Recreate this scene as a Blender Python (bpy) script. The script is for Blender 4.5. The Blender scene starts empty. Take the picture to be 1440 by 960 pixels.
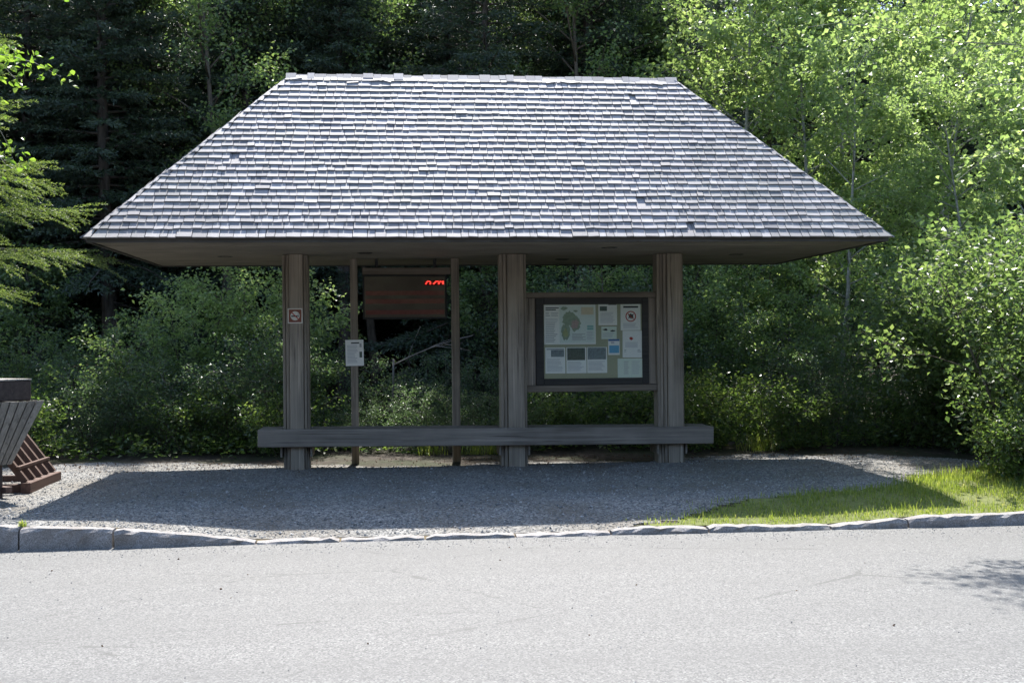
import bpy, math, random
import numpy as np
from mathutils import Matrix, Vector
R = math.radians
scene = bpy.context.scene
C = scene.collection

# ------------------------------------------------------------------ camera, sky, sun, exposure
cam_data = bpy.data.cameras.new("camera")
cam_data.sensor_width = 36.0
cam_data.lens = 42.2
cam_data.clip_start = 0.1
cam_data.clip_end = 600
cam = bpy.data.objects.new("camera", cam_data)
C.objects.link(cam)
cam.matrix_world = (Matrix.Translation((-1.212, -15.727, 1.60)) @ Matrix.Rotation(-0.0973, 4, 'Z')
                    @ Matrix.Rotation(math.pi / 2 + 0.002, 4, 'X') @ Matrix.Rotation(-0.010, 4, 'Z'))
scene.camera = cam

SUN_EL = 54.6
SUN_AZ = 4.0
world = bpy.data.worlds.new("World")
scene.world = world
world.use_nodes = True
wn, wl = world.node_tree.nodes, world.node_tree.links
sky = wn.new('ShaderNodeTexSky')
sky.sky_type = 'NISHITA'
sky.sun_disc = False
sky.sun_elevation = R(SUN_EL)
sky.sun_rotation = R(SUN_AZ)
wl.new(sky.outputs[0], wn['Background'].inputs[0])
wn['Background'].inputs[1].default_value = 0.15

sd = bpy.data.lights.new("sun", 'SUN')
sd.energy = 4.2
sd.angle = R(0.53)
sd.color = (1.0, 0.962, 0.905)
sun = bpy.data.objects.new("sun", sd)
C.objects.link(sun)
sun.location = (0, 20, 30)
sun.rotation_euler = (-(math.pi / 2 - R(SUN_EL)), 0, R(-SUN_AZ))

vs = scene.view_settings
vs.view_transform = 'Standard'
vs.look = 'None'
vs.gamma = 1.0
vs.exposure = 1.45
scene.cycles.max_bounces = 8
scene.cycles.diffuse_bounces = 5
scene.cycles.glossy_bounces = 2
scene.cycles.transmission_bounces = 4
scene.cycles.transparent_max_bounces = 8
scene.cycles.use_denoising = True
scene.cycles.denoising_input_passes = 'RGB_ALBEDO_NORMAL'
scene.cycles.sample_clamp_indirect = 6.0

# ------------------------------------------------------------------ helpers
def link(o, parent=None):
    C.objects.link(o)
    if parent is not None:
        o.parent = parent
    return o

def empty(name, loc=(0, 0, 0), parent=None):
    o = bpy.data.objects.new(name, None)
    o.location = loc
    o.empty_display_size = 0.2
    return link(o, parent)

def tag(o, label=None, cat=None, group=None, kind=None):
    if label: o["label"] = label
    if cat: o["category"] = cat
    if group: o["group"] = group
    if kind: o["kind"] = kind
    return o

def np_mesh(name, verts, polys, mat=None, smooth=False):
    """verts (N,3); polys = list of int arrays (M,k)"""
    me = bpy.data.meshes.new(name)
    verts = np.asarray(verts, dtype=np.float32).reshape(-1, 3)
    polys = [np.asarray(p, dtype=np.int32) for p in polys if len(p)]
    loops = np.concatenate([p.ravel() for p in polys])
    totals = np.concatenate([np.full(len(p), p.shape[1], dtype=np.int32) for p in polys])
    starts = np.concatenate([[0], np.cumsum(totals)[:-1]]).astype(np.int32)
    me.vertices.add(len(verts)); me.vertices.foreach_set("co", verts.ravel())
    me.loops.add(len(loops)); me.loops.foreach_set("vertex_index", loops)
    me.polygons.add(len(totals))
    me.polygons.foreach_set("loop_start", starts)
    try:
        me.polygons.foreach_set("loop_total", totals)
    except Exception:
        pass
    me.polygons.foreach_set("use_smooth", np.full(len(totals), smooth, dtype=bool))
    me.update(calc_edges=True)
    me.validate()
    if mat: me.materials.append(mat)
    return me

class MB:
    """collects boxes, tubes and polygons into one mesh"""
    def __init__(s):
        s.v, s.f = [], {}
        s.n = 0
    def add(s, verts, faces):
        verts = np.asarray(verts, dtype=np.float64).reshape(-1, 3)
        for f in faces:
            s.f.setdefault(len(f), []).append([i + s.n for i in f])
        s.v.append(verts); s.n += len(verts)
        return s
    def add_np(s, verts, arr):
        arr = np.asarray(arr)
        s.f.setdefault(arr.shape[1], []).extend((arr + s.n).tolist())
        s.v.append(np.asarray(verts, dtype=np.float64)); s.n += len(verts)
        return s
    def hexa(s, p):          # 8 points: bottom 4 ccw, top 4 ccw
        return s.add(p, [(3, 2, 1, 0), (4, 5, 6, 7), (0, 1, 5, 4), (1, 2, 6, 5), (2, 3, 7, 6), (3, 0, 4, 7)])
    def box(s, x0, x1, y0, y1, z0, z1, b=0.0):
        if b <= 0:
            return s.hexa([(x0, y0, z0), (x1, y0, z0), (x1, y1, z0), (x0, y1, z0), (x0, y0, z1), (x1, y0, z1), (x1, y1, z1), (x0, y1, z1)])
        # chamfered box: three nested rings via 24 verts
        import itertools
        xs, ys, zs = (x0, x1), (y0, y1), (z0, z1)
        V, idx = [], {}
        for i, j, k in itertools.product((0, 1), repeat=3):
            sx, sy, sz = (1, -1)[i], (1, -1)[j], (1, -1)[k]
            for a in range(3):
                p = [xs[i] + sx * b, ys[j] + sy * b, zs[k] + sz * b]
                p[a] = (xs[i], ys[j], zs[k])[a]
                idx[(i, j, k, a)] = len(V); V.append(p)
        F = []
        for a in range(3):
            o1, o2 = (a + 1) % 3, (a + 2) % 3
            for e in (0, 1):
                q = []
                for (m, n_) in ((0, 0), (1, 0), (1, 1), (0, 1)):
                    c = [0, 0, 0]; c[a] = e; c[o1] = m; c[o2] = n_
                    q.append(idx[(c[0], c[1], c[2], a)])
                F.append(q if e else q[::-1])
        for a in range(3):      # edges along axis a
            o1, o2 = (a + 1) % 3, (a + 2) % 3
            for m in (0, 1):
                for n_ in (0, 1):
                    q = []
                    for e, ax in ((0, o1), (1, o1), (1, o2), (0, o2)):
                        c = [0, 0, 0]; c[a] = e; c[o1] = m; c[o2] = n_
                        q.append(idx[(c[0], c[1], c[2], ax)])
                    F.append(q if (m == n_) else q[::-1])
        for i, j, k in itertools.product((0, 1), repeat=3):
            q = [idx[(i, j, k, a)] for a in range(3)]
            F.append(q if (i + j + k) % 2 == 1 else q[::-1])
        return s.add(V, F)
    def tube(s, pts, rads, n=7, cap=True):
        pts = np.asarray(pts, dtype=np.float64)
        m = len(pts)
        V = []
        for i in range(m):
            d = pts[min(i + 1, m - 1)] - pts[max(i - 1, 0)]
            d /= (np.linalg.norm(d) + 1e-9)
            a = np.array([0, 0, 1.0]) if abs(d[2]) < 0.9 else np.array([1.0, 0, 0])
            u = np.cross(d, a); u /= np.linalg.norm(u); w = np.cross(d, u)
            for k in range(n):
                t = 2 * math.pi * k / n
                V.append(pts[i] + rads[i] * (math.cos(t) * u + math.sin(t) * w))
        F = []
        for i in range(m - 1):
            for k in range(n):
                k2 = (k + 1) % n
                F.append((i * n + k, i * n + k2, (i + 1) * n + k2, (i + 1) * n + k))
        if cap:
            F.append(tuple(range(n))[::-1]); F.append(tuple(range((m - 1) * n, m * n)))
        return s.add(V, F)
    def mesh(s, name, mat, smooth=False):
        return np_mesh(name, np.concatenate(s.v), [np.array(f) for f in s.f.values()], mat, smooth)
    def build(s, name, mat, parent=None, smooth=False):
        return link(bpy.data.objects.new(name, s.mesh(name, mat, smooth)), parent)

def obj(name, me, parent=None):
    return link(bpy.data.objects.new(name, me), parent)

# ------------------------------------------------------------------ materials
class NT:
    def __init__(s, name):
        s.m = bpy.data.materials.new(name); s.m.use_nodes = True
        s.t = s.m.node_tree; s.n = s.t.nodes; s.l = s.t.links
        s.p = s.n['Principled BSDF']; s.out = s.n['Material Output']
        s.c = s.n.new('ShaderNodeTexCoord')
    def mapping(s, scale, coord='Object'):
        mp = s.n.new('ShaderNodeMapping'); mp.inputs['Scale'].default_value = scale
        s.l.new(s.c.outputs[coord], mp.inputs[0]); return mp.outputs[0]
    def noise(s, vec, scale, detail=4, rough=0.55, dist=0.0):
        k = s.n.new('ShaderNodeTexNoise'); k.inputs['Scale'].default_value = scale
        k.inputs['Detail'].default_value = detail; k.inputs['Roughness'].default_value = rough
        k.inputs['Distortion'].default_value = dist
        s.l.new(vec, k.inputs['Vector']); return k.outputs[0]
    def voronoi(s, vec, scale, out='Color', feature='F1'):
        k = s.n.new('ShaderNodeTexVoronoi'); k.feature = feature; k.inputs['Scale'].default_value = scale
        s.l.new(vec, k.inputs['Vector']); return k.outputs[out]
    def ramp(s, fac, stops, interp='LINEAR'):
        k = s.n.new('ShaderNodeValToRGB'); k.color_ramp.interpolation = interp
        e = k.color_ramp.elements
        while len(e) < len(stops): e.new(0.5)
        for el, (p, c) in zip(e, stops):
            el.position = p; el.color = (*c, 1) if len(c) == 3 else c
        s.l.new(fac, k.inputs[0]); return k.outputs[0]
    def mix(s, fac, a, b, mode='MIX'):
        k = s.n.new('ShaderNodeMix'); k.data_type = 'RGBA'; k.blend_type = mode; k.clamp_result = False
        for sock, v in ((k.inputs[0], fac), (k.inputs[6], a), (k.inputs[7], b)):
            if isinstance(v, (int, float)): sock.default_value = v
            elif isinstance(v, tuple): sock.default_value = (*v, 1)
            else: s.l.new(v, sock)
        return k.outputs[2]
    def math(s, op, a, b=0.0):
        k = s.n.new('ShaderNodeMath'); k.operation = op
        for sock, v in ((k.inputs[0], a), (k.inputs[1], b)):
            if isinstance(v, (int, float)): sock.default_value = v
            else: s.l.new(v, sock)
        return k.outputs[0]
    def bump(s, h, strength, dist=0.01, prev=None):
        k = s.n.new('ShaderNodeBump'); k.inputs['Strength'].default_value = strength
        k.inputs['Distance'].default_value = dist
        s.l.new(h, k.inputs['Height'])
        if prev is not None: s.l.new(prev, k.inputs['Normal'])
        return k.outputs[0]
    def rnd(s):
        g = s.n.new('ShaderNodeNewGeometry'); o = s.n.new('ShaderNodeObjectInfo')
        return s.math('FRACT', s.math('ADD', g.outputs['Random Per Island'], o.outputs['Random']))
    def set(s, col=None, rough=None, normal=None, spec=None, metal=None):
        for k, v in (('Base Color', col), ('Roughness', rough), ('Normal', normal), ('Specular IOR Level', spec), ('Metallic', metal)):
            if v is None: continue
            if isinstance(v, (int, float)): s.p.inputs[k].default_value = v
            elif isinstance(v, tuple): s.p.inputs[k].default_value = (*v, 1)
            else: s.l.new(v, s.p.inputs[k])
        return s.m

def flat(name, col, rough=0.6, spec=0.4, var=0.12, scale=30.0):
    k = NT(name)
    n = k.noise(k.mapping((1, 1, 1)), scale, 3)
    c = k.mix(n, tuple(x * (1 - var) for x in col), tuple(min(1, x * (1 + var)) for x in col))
    return k.set(c, rough, None, spec)

def wood(name, dark, light, axis='Z', rough=0.7, spec=0.35, bump=0.35):
    k = NT(name)
    st = {'X': (0.7, 20, 20), 'Y': (20, 0.7, 20), 'Z': (20, 20, 0.7)}[axis]
    st3 = {'X': (0.8, 34, 34), 'Y': (34, 0.8, 34), 'Z': (34, 34, 0.8)}[axis]
    st2 = {'X': (0.5, 60, 60), 'Y': (60, 0.5, 60), 'Z': (60, 60, 0.5)}[axis]
    o = k.n.new('ShaderNodeObjectInfo')
    v = k.n.new('ShaderNodeVectorMath'); v.operation = 'ADD'
    k.l.new(k.c.outputs['Object'], v.inputs[0])
    cmb = k.n.new('ShaderNodeCombineXYZ')
    for i in range(3): k.l.new(k.math('MULTIPLY', o.outputs['Random'], 13.0 + i), cmb.inputs[i])
    k.l.new(cmb.outputs[0], v.inputs[1])
    def mp(sc):
        m = k.n.new('ShaderNodeMapping'); m.inputs['Scale'].default_value = sc
        k.l.new(v.outputs[0], m.inputs[0]); return m.outputs[0]
    g1 = k.noise(mp(st), 1.0, 5, 0.6, 0.6)
    g2 = k.noise(mp(st2), 1.0, 3, 0.6)
    big = k.noise(v.outputs[0], 1.6, 3)
    c = k.ramp(g1, [(0.34, dark), (0.5, tuple((a + b) / 2 for a, b in zip(dark, light))), (0.66, light)])
    c = k.mix(k.math('MULTIPLY', g2, 0.55), c, tuple(x * 0.45 for x in dark), 'MIX')
    c = k.mix(k.ramp(big, [(0.35, (0, 0, 0)), (0.65, (0.45, 0.45, 0.45))]), c, light)
    ck = k.noise(mp(st3), 1.0, 4, 0.6, 0.3)
    c = k.mix(k.ramp(ck, [(0.60, (0, 0, 0)), (0.70, (0.8, 0.8, 0.8))]), c, tuple(x * 0.35 for x in dark))
    c = k.mix(k.ramp(ck, [(0.30, (0.6, 0.6, 0.6)), (0.40, (0, 0, 0))]), c, tuple(min(1, x * 1.35) for x in light))
    tone = k.math('ADD', k.math('MULTIPLY', o.outputs['Random'], 0.3), 0.85)
    c = k.mix(1.0, c, k.ramp(tone, [(0.0, (0, 0, 0)), (1.0, (1, 1, 1))]), 'MULTIPLY')
    h = k.math('ADD', g1, k.math('MULTIPLY', g2, 0.6))
    return k.set(c, rough, k.bump(h, bump, 0.004), spec)

M = {}
# weathered column and bench wood: grey brown
M['post'] = wood('weathered_post_wood', (0.16, 0.132, 0.102), (0.40, 0.338, 0.268), 'Z')
M['rail'] = wood('weathered_rail_wood', (0.11, 0.088, 0.066), (0.24, 0.195, 0.15), 'X')
M['bench'] = wood('bench_wood', (0.115, 0.098, 0.082), (0.33, 0.285, 0.24), 'X')
M['soffit'] = wood('soffit_wood', (0.205, 0.18, 0.145), (0.35, 0.31, 0.25), 'X')
M['fascia'] = wood('fascia_wood', (0.06, 0.055, 0.05), (0.10, 0.09, 0.08), 'X')
M['slat'] = wood('bin_slat_wood', (0.20, 0.18, 0.16), (0.40, 0.37, 0.33), 'Z')
M['brown'] = wood('brown_stained_wood', (0.07, 0.042, 0.033), (0.14, 0.083, 0.064), 'Z')
M['brown_y'] = wood('brown_stained_beam', (0.075, 0.040, 0.029), (0.14, 0.075, 0.055), 'Y')
M['lidwood'] = wood('dark_lid_wood', (0.055, 0.038, 0.032), (0.10, 0.072, 0.06), 'X')

def shingle_mat():
    k = NT('silver_weathered_shingle')
    r = k.rnd()
    g = k.noise(k.mapping((60, 4, 4)), 1.0, 4, 0.6)
    blot = k.noise(k.mapping((1, 1, 1)), 2.2, 3)
    c = k.ramp(r, [(0.0, (0.13, 0.13, 0.15)), (0.035, (0.15, 0.15, 0.165)), (0.055, (0.19, 0.18, 0.185)), (0.25, (0.27, 0.252, 0.258)), (0.7, (0.34, 0.318, 0.322)), (1.0, (0.46, 0.432, 0.435))])
    c = k.mix(k.math('MULTIPLY', g, 0.4), c, (0.19, 0.18, 0.195))
    c = k.mix(k.ramp(blot, [(0.42, (0, 0, 0)), (0.68, (0.6, 0.6, 0.6))]), c, (0.22, 0.222, 0.21))
    return k.set(c, 0.6, k.bump(g, 0.45, 0.004), 0.22)
M['shingle'] = shingle_mat()

def asphalt():
    k = NT('worn_pale_asphalt')
    o = k.mapping((1, 1, 1))
    fine = k.voronoi(o, 95)
    bw = k.n.new('ShaderNodeRGBToBW'); k.l.new(fine, bw.inputs[0])
    f2 = k.noise(o, 160, 2, 0.7)
    sp = k.math('ADD', k.math('MULTIPLY', bw.outputs[0], 0.65), k.math('MULTIPLY', f2, 0.35))
    c = k.ramp(sp, [(0.2, (0.055, 0.055, 0.057)), (0.42, (0.112, 0.112, 0.112)), (0.6, (0.148, 0.148, 0.146)), (0.85, (0.27, 0.27, 0.265))])
    big = k.noise(k.mapping((0.35, 1.0, 1)), 1.1, 5, 0.6)
    c = k.mix(k.ramp(big, [(0.42, (0, 0, 0)), (0.72, (0.34, 0.34, 0.34))]), c, (0.11, 0.11, 0.107))
    trk = k.noise(k.mapping((0.05, 1.4, 1)), 1.0, 2, 0.5)
    c = k.mix(k.ramp(trk, [(0.40, (0.30, 0.30, 0.30)), (0.58, (0, 0, 0))]), c, (0.10, 0.10, 0.10))
    crk = k.voronoi(k.mapping((0.55, 0.9, 1)), 0.55, 'Distance', 'DISTANCE_TO_EDGE')
    wv = k.noise(o, 3.0, 4, 0.7)
    crk2 = k.math('ADD', crk, k.math('MULTIPLY', k.math('SUBTRACT', wv, 0.5), 0.05))
    cm = k.mix(1.0, k.ramp(crk2, [(0.0, (0.55, 0.55, 0.55)), (0.005, (0, 0, 0))]), k.ramp(big, [(0.46, (0, 0, 0)), (0.56, (1, 1, 1))]), 'MULTIPLY')
    c = k.mix(cm, c, (0.06, 0.06, 0.058))
    spots = k.voronoi(o, 9.0, 'Distance')
    c = k.mix(k.ramp(spots, [(0.015, (0.75, 0.75, 0.75)), (0.045, (0, 0, 0))]), c, (0.05, 0.048, 0.045))
    c = k.mix(1.0, c, (1.0, 0.982, 0.945), 'MULTIPLY')
    return k.set(c, 0.75, k.bump(sp, 0.6, 0.006), 0.4)
M['asphalt'] = asphalt()

def gravel():
    k = NT('crushed_grey_gravel')
    o = k.mapping((1, 1, 1))
    v = k.n.new('ShaderNodeTexVoronoi'); v.inputs['Scale'].default_value = 48; k.l.new(o, v.inputs['Vector'])
    bw = k.n.new('ShaderNodeRGBToBW'); k.l.new(v.outputs['Color'], bw.inputs[0])
    c = k.ramp(bw.outputs[0], [(0.15, (0.085, 0.088, 0.09)), (0.5, (0.175, 0.178, 0.178)), (0.85, (0.32, 0.32, 0.315))])
    big = k.noise(o, 1.0, 5, 0.6)
    c = k.mix(k.ramp(big, [(0.42, (0, 0, 0)), (0.66, (0.7, 0.7, 0.7))]), c, (0.13, 0.115, 0.095))
    c = k.mix(1.0, c, (1.04, 1.0, 0.94), 'MULTIPLY')
    return k.set(c, 0.85, k.bump(v.outputs['Distance'], 0.8, 0.012), 0.3)
M['gravel'] = gravel()

def stone_bits():
    k = NT('gravel_stone')
    c = k.ramp(k.rnd(), [(0.0, (0.08, 0.083, 0.088)), (0.35, (0.16, 0.165, 0.17)), (0.75, (0.25, 0.25, 0.245)), (1.0, (0.42, 0.41, 0.40))])
    return k.set(c, 0.7, None, 0.4)
M['stones'] = stone_bits()

def soil():
    k = NT('forest_floor_litter')
    o = k.mapping((1, 1, 1))
    n1 = k.noise(o, 9, 6, 0.7); n2 = k.noise(o, 0.9, 4)
    c = k.ramp(n1, [(0.3, (0.02, 0.015, 0.011)), (0.55, (0.06, 0.049, 0.038)), (0.75, (0.15, 0.13, 0.105))])
    c = k.mix(k.ramp(n2, [(0.45, (0, 0, 0)), (0.65, (0.7, 0.7, 0.7))]), c, (0.03, 0.045, 0.014))
    return k.set(c, 0.9, k.bump(n1, 0.8, 0.04), 0.2)
M['soil'] = soil()

def lawn_soil():
    k = NT('lawn_soil')
    n1 = k.noise(k.mapping((1, 1, 1)), 14, 5, 0.7)
    c = k.ramp(n1, [(0.3, (0.09, 0.10, 0.03)), (0.7, (0.17, 0.19, 0.06))])
    return k.set(c, 0.9, k.bump(n1, 0.6, 0.02), 0.2)
M['lawn'] = lawn_soil()

def granite():
    k = NT('pale_granite')
    o = k.mapping((1, 1, 1))
    v = k.voronoi(o, 140); bw = k.n.new('ShaderNodeRGBToBW'); k.l.new(v, bw.inputs[0])
    n = k.noise(o, 6, 5, 0.65)
    c = k.ramp(bw.outputs[0], [(0.1, (0.17, 0.16, 0.152)), (0.5, (0.29, 0.272, 0.26)), (0.9, (0.41, 0.385, 0.37))])
    c = k.mix(k.ramp(n, [(0.4, (0, 0, 0)), (0.7, (0.6, 0.6, 0.6))]), c, (0.15, 0.128, 0.108))
    return k.set(c, 0.85, k.bump(n, 0.9, 0.03), 0.3)
M['granite'] = granite()

def bark(name, dark, light, sc=(9, 9, 1.6)):
    k = NT(name)
    n = k.noise(k.mapping(sc), 1.5, 5, 0.65, 0.4)
    c = k.ramp(n, [(0.3, dark), (0.7, light)])
    return k.set(c, 0.85, k.bump(n, 0.6, 0.02), 0.2)
M['bark_dark'] = bark('spruce_bark', (0.035, 0.028, 0.022), (0.12, 0.10, 0.085))
M['bark_pale'] = bark('pale_smooth_bark', (0.16, 0.16, 0.14), (0.38, 0.37, 0.33), (5, 5, 9))
M['bark_shrub'] = bark('shrub_bark', (0.05, 0.04, 0.03), (0.15, 0.125, 0.10))
M['dead'] = bark('bleached_dead_wood', (0.11, 0.10, 0.09), (0.24, 0.23, 0.21))

def leaf(name, stops, trans, tfac=0.45, rough=0.36, spec=0.6):
    k = NT(name)
    c = k.ramp(k.rnd(), stops)
    k.set(c, rough, None, spec)
    t = k.n.new('ShaderNodeBsdfTranslucent')
    tc = k.mix(1.0, c, trans, 'MULTIPLY')
    k.l.new(tc, t.inputs['Color'])
    mx = k.n.new('ShaderNodeMixShader'); mx.inputs[0].default_value = tfac
    k.l.new(k.p.outputs[0], mx.inputs[1]); k.l.new(t.outputs[0], mx.inputs[2])
    k.l.new(mx.outputs[0], k.out.inputs['Surface'])
    return k.m
M['leaf_aspen'] = leaf('aspen_leaf', [(0.0, (0.11, 0.16, 0.058)), (0.5, (0.16, 0.215, 0.082)), (1.0, (0.23, 0.275, 0.125))], (2.4, 2.5, 1.7), 0.5)
M['leaf_birch'] = leaf('birch_leaf', [(0.0, (0.06, 0.11, 0.02)), (1.0, (0.11, 0.15, 0.035))], (3.2, 3.4, 1.6), 0.5)
M['leaf_shrub'] = leaf('shrub_leaf', [(0.0, (0.06, 0.098, 0.038)), (0.6, (0.095, 0.14, 0.055)), (1.0, (0.15, 0.19, 0.08))], (2.4, 2.5, 1.5), 0.46)
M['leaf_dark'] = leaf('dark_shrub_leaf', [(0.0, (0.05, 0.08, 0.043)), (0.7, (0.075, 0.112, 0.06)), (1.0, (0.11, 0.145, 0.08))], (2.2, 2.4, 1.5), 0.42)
M['leaf_ground'] = leaf('ground_plant_leaf', [(0.0, (0.05, 0.085, 0.028)), (0.7, (0.085, 0.13, 0.042)), (1.0, (0.14, 0.175, 0.06))], (2.5, 2.6, 1.4), 0.45)
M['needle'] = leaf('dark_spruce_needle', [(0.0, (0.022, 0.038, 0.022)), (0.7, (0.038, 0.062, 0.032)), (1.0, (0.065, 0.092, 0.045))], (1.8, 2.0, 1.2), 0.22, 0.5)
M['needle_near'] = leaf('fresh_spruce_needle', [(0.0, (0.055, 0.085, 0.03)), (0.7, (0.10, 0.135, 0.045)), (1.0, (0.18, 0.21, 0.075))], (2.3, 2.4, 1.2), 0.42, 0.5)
M['grass'] = leaf('grass_blade', [(0.0, (0.11, 0.15, 0.028)), (0.6, (0.17, 0.22, 0.045)), (0.9, (0.23, 0.26, 0.075)), (1.0, (0.30, 0.28, 0.14))], (2.3, 2.3, 1.3), 0.45)
M['twig'] = flat('brown_twig_litter', (0.10, 0.055, 0.03), 0.8)

# ------------------------------------------------------------------ terrain
KX = [-60, -6.2, -4.57, -3.75, -2.49, -1.73, -0.95, -0.11, 0.79, 1.15, 1.72, 2.91, 3.67, 5.2, 8.0, 60]
KZ = [0.02, 0.02, 0.005, -0.028, -0.165, -0.168, -0.170, -0.172, -0.168, -0.146, -0.150, -0.166, -0.118, -0.090, -0.06, -0.04]
ROAD_Z = -0.20
def kerb_top(x): return np.interp(x, KX, KZ)
def gz(x, y):
    x = np.asarray(x, dtype=float); y = np.asarray(y, dtype=float)
    t = 0.72 * np.clip((y + 4.45) / 0.85, 0, 1) + 0.28 * np.clip((y + 4.45) / 3.8, 0, 1)
    z = (kerb_top(x) - 0.016) * (1 - t)
    z = z + 0.012 * np.sin(x * 1.7 + y * 0.9) * np.sin(y * 2.1 - x * 0.6) * np.clip((y + 4.4) * 2, 0, 1)
    z = z + 0.025 * np.clip(y - 2, 0, 8) + 0.16 * np.clip(y - 10, 0, 30)
    z = z + 0.10 * np.sin(x * 0.7 + 1.3) * np.sin(y * 0.6) * np.clip((y - 2) / 3, 0, 1)
    return z

def grid_mesh(name, xs, ys, zf, mat, keep=None, dz=0.0):
    X, Y = np.meshgrid(xs, ys)
    Z = zf(X, Y) + dz
    V = np.stack([X, Y, Z], -1).reshape(-1, 3)
    nx, ny = len(xs), len(ys)
    i = (np.arange(ny - 1)[:, None] * nx + np.arange(nx - 1)[None, :]).ravel()
    Q = np.stack([i, i + 1, i + nx + 1, i + nx], 1)
    if keep is not None:
        cx = V[Q].mean(1)
        Q = Q[keep(cx[:, 0], cx[:, 1])]
        used = np.unique(Q); mp = np.zeros(len(V), dtype=int); mp[used] = np.arange(len(used))
        V, Q = V[used], mp[Q]
    return np_mesh(name, V, [Q], mat, True)

xs = np.concatenate([np.arange(-90, -12, 3), np.arange(-12, 14, 0.25), np.arange(14, 91, 3)])
ys = np.concatenate([np.arange(-4.47, 6, 0.25), np.arange(6, 30, 0.8), np.arange(30, 100, 3)])
tag(obj('ground', grid_mesh('ground', xs, ys, gz, M['soil'])), kind='structure')
tag(obj('road', grid_mesh('road', np.linspace(-90, 90, 19), np.linspace(-25, -4.60, 8), lambda X, Y: X * 0 + ROAD_Z, M['asphalt'])), kind='structure')

tag(obj('sky_block_bank', grid_mesh('sky_block_bank', np.linspace(-90, 90, 46), np.linspace(-80, -24.9, 24),  # unseen bank, added to keep open sky out of the display's reflection
    lambda X, Y: ROAD_Z - 0.005 + 0.36 * np.clip(-Y - 25.5, 0, 20) + 0.25 * np.sin(X * .5) * np.clip((-Y - 26) / 8, 0, 1), M['soil'])), kind='structure')
def wob(x, y):
    return 0.16 * np.sin(2.3 * x + 1.1 * y) + 0.10 * np.sin(5.1 * x - 2.7 * y + 1) + 0.06 * np.sin(11 * x + 7 * y)
GX = [1.0, 1.41, 1.9, 2.5, 3.3, 4.3, 5.1, 6.0, 9.0, 40]
GY = [-4.47, -4.38, -4.05, -3.62, -3.35, -3.0, -2.2, -1.4, -1.2, -1.0]
def in_lawn(x, y): return (x > 1.0) & (y < np.interp(x, GX, GY) + 0.35 * wob(x, y) * np.clip(x - 1.2, 0, 1)) & (y > -4.6)
def in_pad(x, y):
    back = np.interp(x, [-12, -6, -3.6, -2.6, 3.0, 3.8, 5.0, 6.5, 7.5], [0.9, 1.2, 1.3, 0.30, 0.30, 1.1, 0.7, -0.6, -2.5])
    return (y < back + wob(x, y)) & (x > -14) & (x < 7.4) & ~in_lawn(x, y - 0.10)
tag(obj('gravel_pad', grid_mesh('gravel_pad', np.arange(-14, 7.5, 0.07), np.arange(-4.47, 1.9, 0.07), gz, M['gravel'], in_pad, 0.006)), kind='structure')
tag(obj('lawn', grid_mesh('lawn', np.arange(1.0, 14, 0.1), np.arange(-4.47, -0.4, 0.1), gz, M['lawn'], in_lawn, 0.014)), kind='structure')

rng = np.random.default_rng(7)
def scatter_stones(name, X, Y, Z, size, mat, label, cat):
    n = len(X)
    base = np.array([(1, 0, 0), (0, 1, 0), (-1, 0, 0), (0, -1, 0), (0, 0, 1), (0, 0, -1)], float)
    F = np.array([(0, 1, 4), (1, 2, 4), (2, 3, 4), (3, 0, 4), (1, 0, 5), (2, 1, 5), (3, 2, 5), (0, 3, 5)])
    sc = size[:, None, None] * rng.uniform(0.6, 1.25, (n, 6, 1)) * np.array([1, 1, 0.7])
    a = rng.uniform(0, 6.28, n); ca, sa = np.cos(a), np.sin(a)
    P = base[None] * sc
    tilt = rng.normal(0, .35, (n, 1))
    x = P[..., 0] * ca[:, None] - P[..., 1] * sa[:, None]
    y = P[..., 0] * sa[:, None] + P[..., 1] * ca[:, None]
    z = P[..., 2] + x * tilt
    V = np.stack([x + X[:, None], y + Y[:, None], z + (Z + size * 0.3)[:, None]], -1).reshape(-1, 3)
    Q = (F[None] + (np.arange(n) * 6)[:, None, None]).reshape(-1, 3)
    return tag(obj(name, np_mesh(name, V, [Q], mat)), label, cat, kind='stuff')

n = 46000
X = rng.uniform(-9, 6.6, n); Y = -4.44 + 5.9 * rng.uniform(0, 1, n) ** 1.25
k = in_pad(X, Y); X, Y = X[k], Y[k]
scatter_stones('gravel', X, Y, gz(X, Y) + 0.006, rng.uniform(0.004, 0.011, len(X)) * np.where(rng.random(len(X)) < .08, 1.9, 1), M['stones'],
               'loose crushed grey gravel covering the pad under the shelter', 'gravel')
# grit swept along the kerb and crumbs on the asphalt
n = 2600
X = rng.uniform(-8, 8, n); Y = -4.66 - np.abs(rng.normal(0, 0.28, n))
X2 = rng.uniform(-7, 7, 420); Y2 = rng.uniform(-10.5, -4.7, 420)
X, Y = np.concatenate([X, X2]), np.concatenate([Y, Y2])
scatter_stones('road_grit', X, Y, np.full(len(X), ROAD_Z), rng.uniform(0.003, 0.008, len(X)), M['stones'],
               'small grit and stone crumbs scattered on the asphalt beside the kerb', 'grit')
X = rng.uniform(-5, 5, 24); Y = rng.uniform(-10, -5, 24)
X3 = rng.uniform(-6, 6, 700); Y3 = np.clip(1.2 - np.abs(rng.normal(0, .8, 700)), -4, 1.4); Z3 = gz(X3, Y3) + .012
scatter_stones('leaf_litter', X3, Y3, Z3, rng.uniform(.006, .017, 700), M['twig'], 'brown dry leaf crumbs strewn over the back of the gravel', 'leaf litter')
scatter_stones('leaf_litter', X, Y, np.full(len(X), ROAD_Z), rng.uniform(0.007, 0.015, 24), M['twig'],
               'dark dry leaf crumbs lying on the pale asphalt', 'leaf litter')

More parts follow.
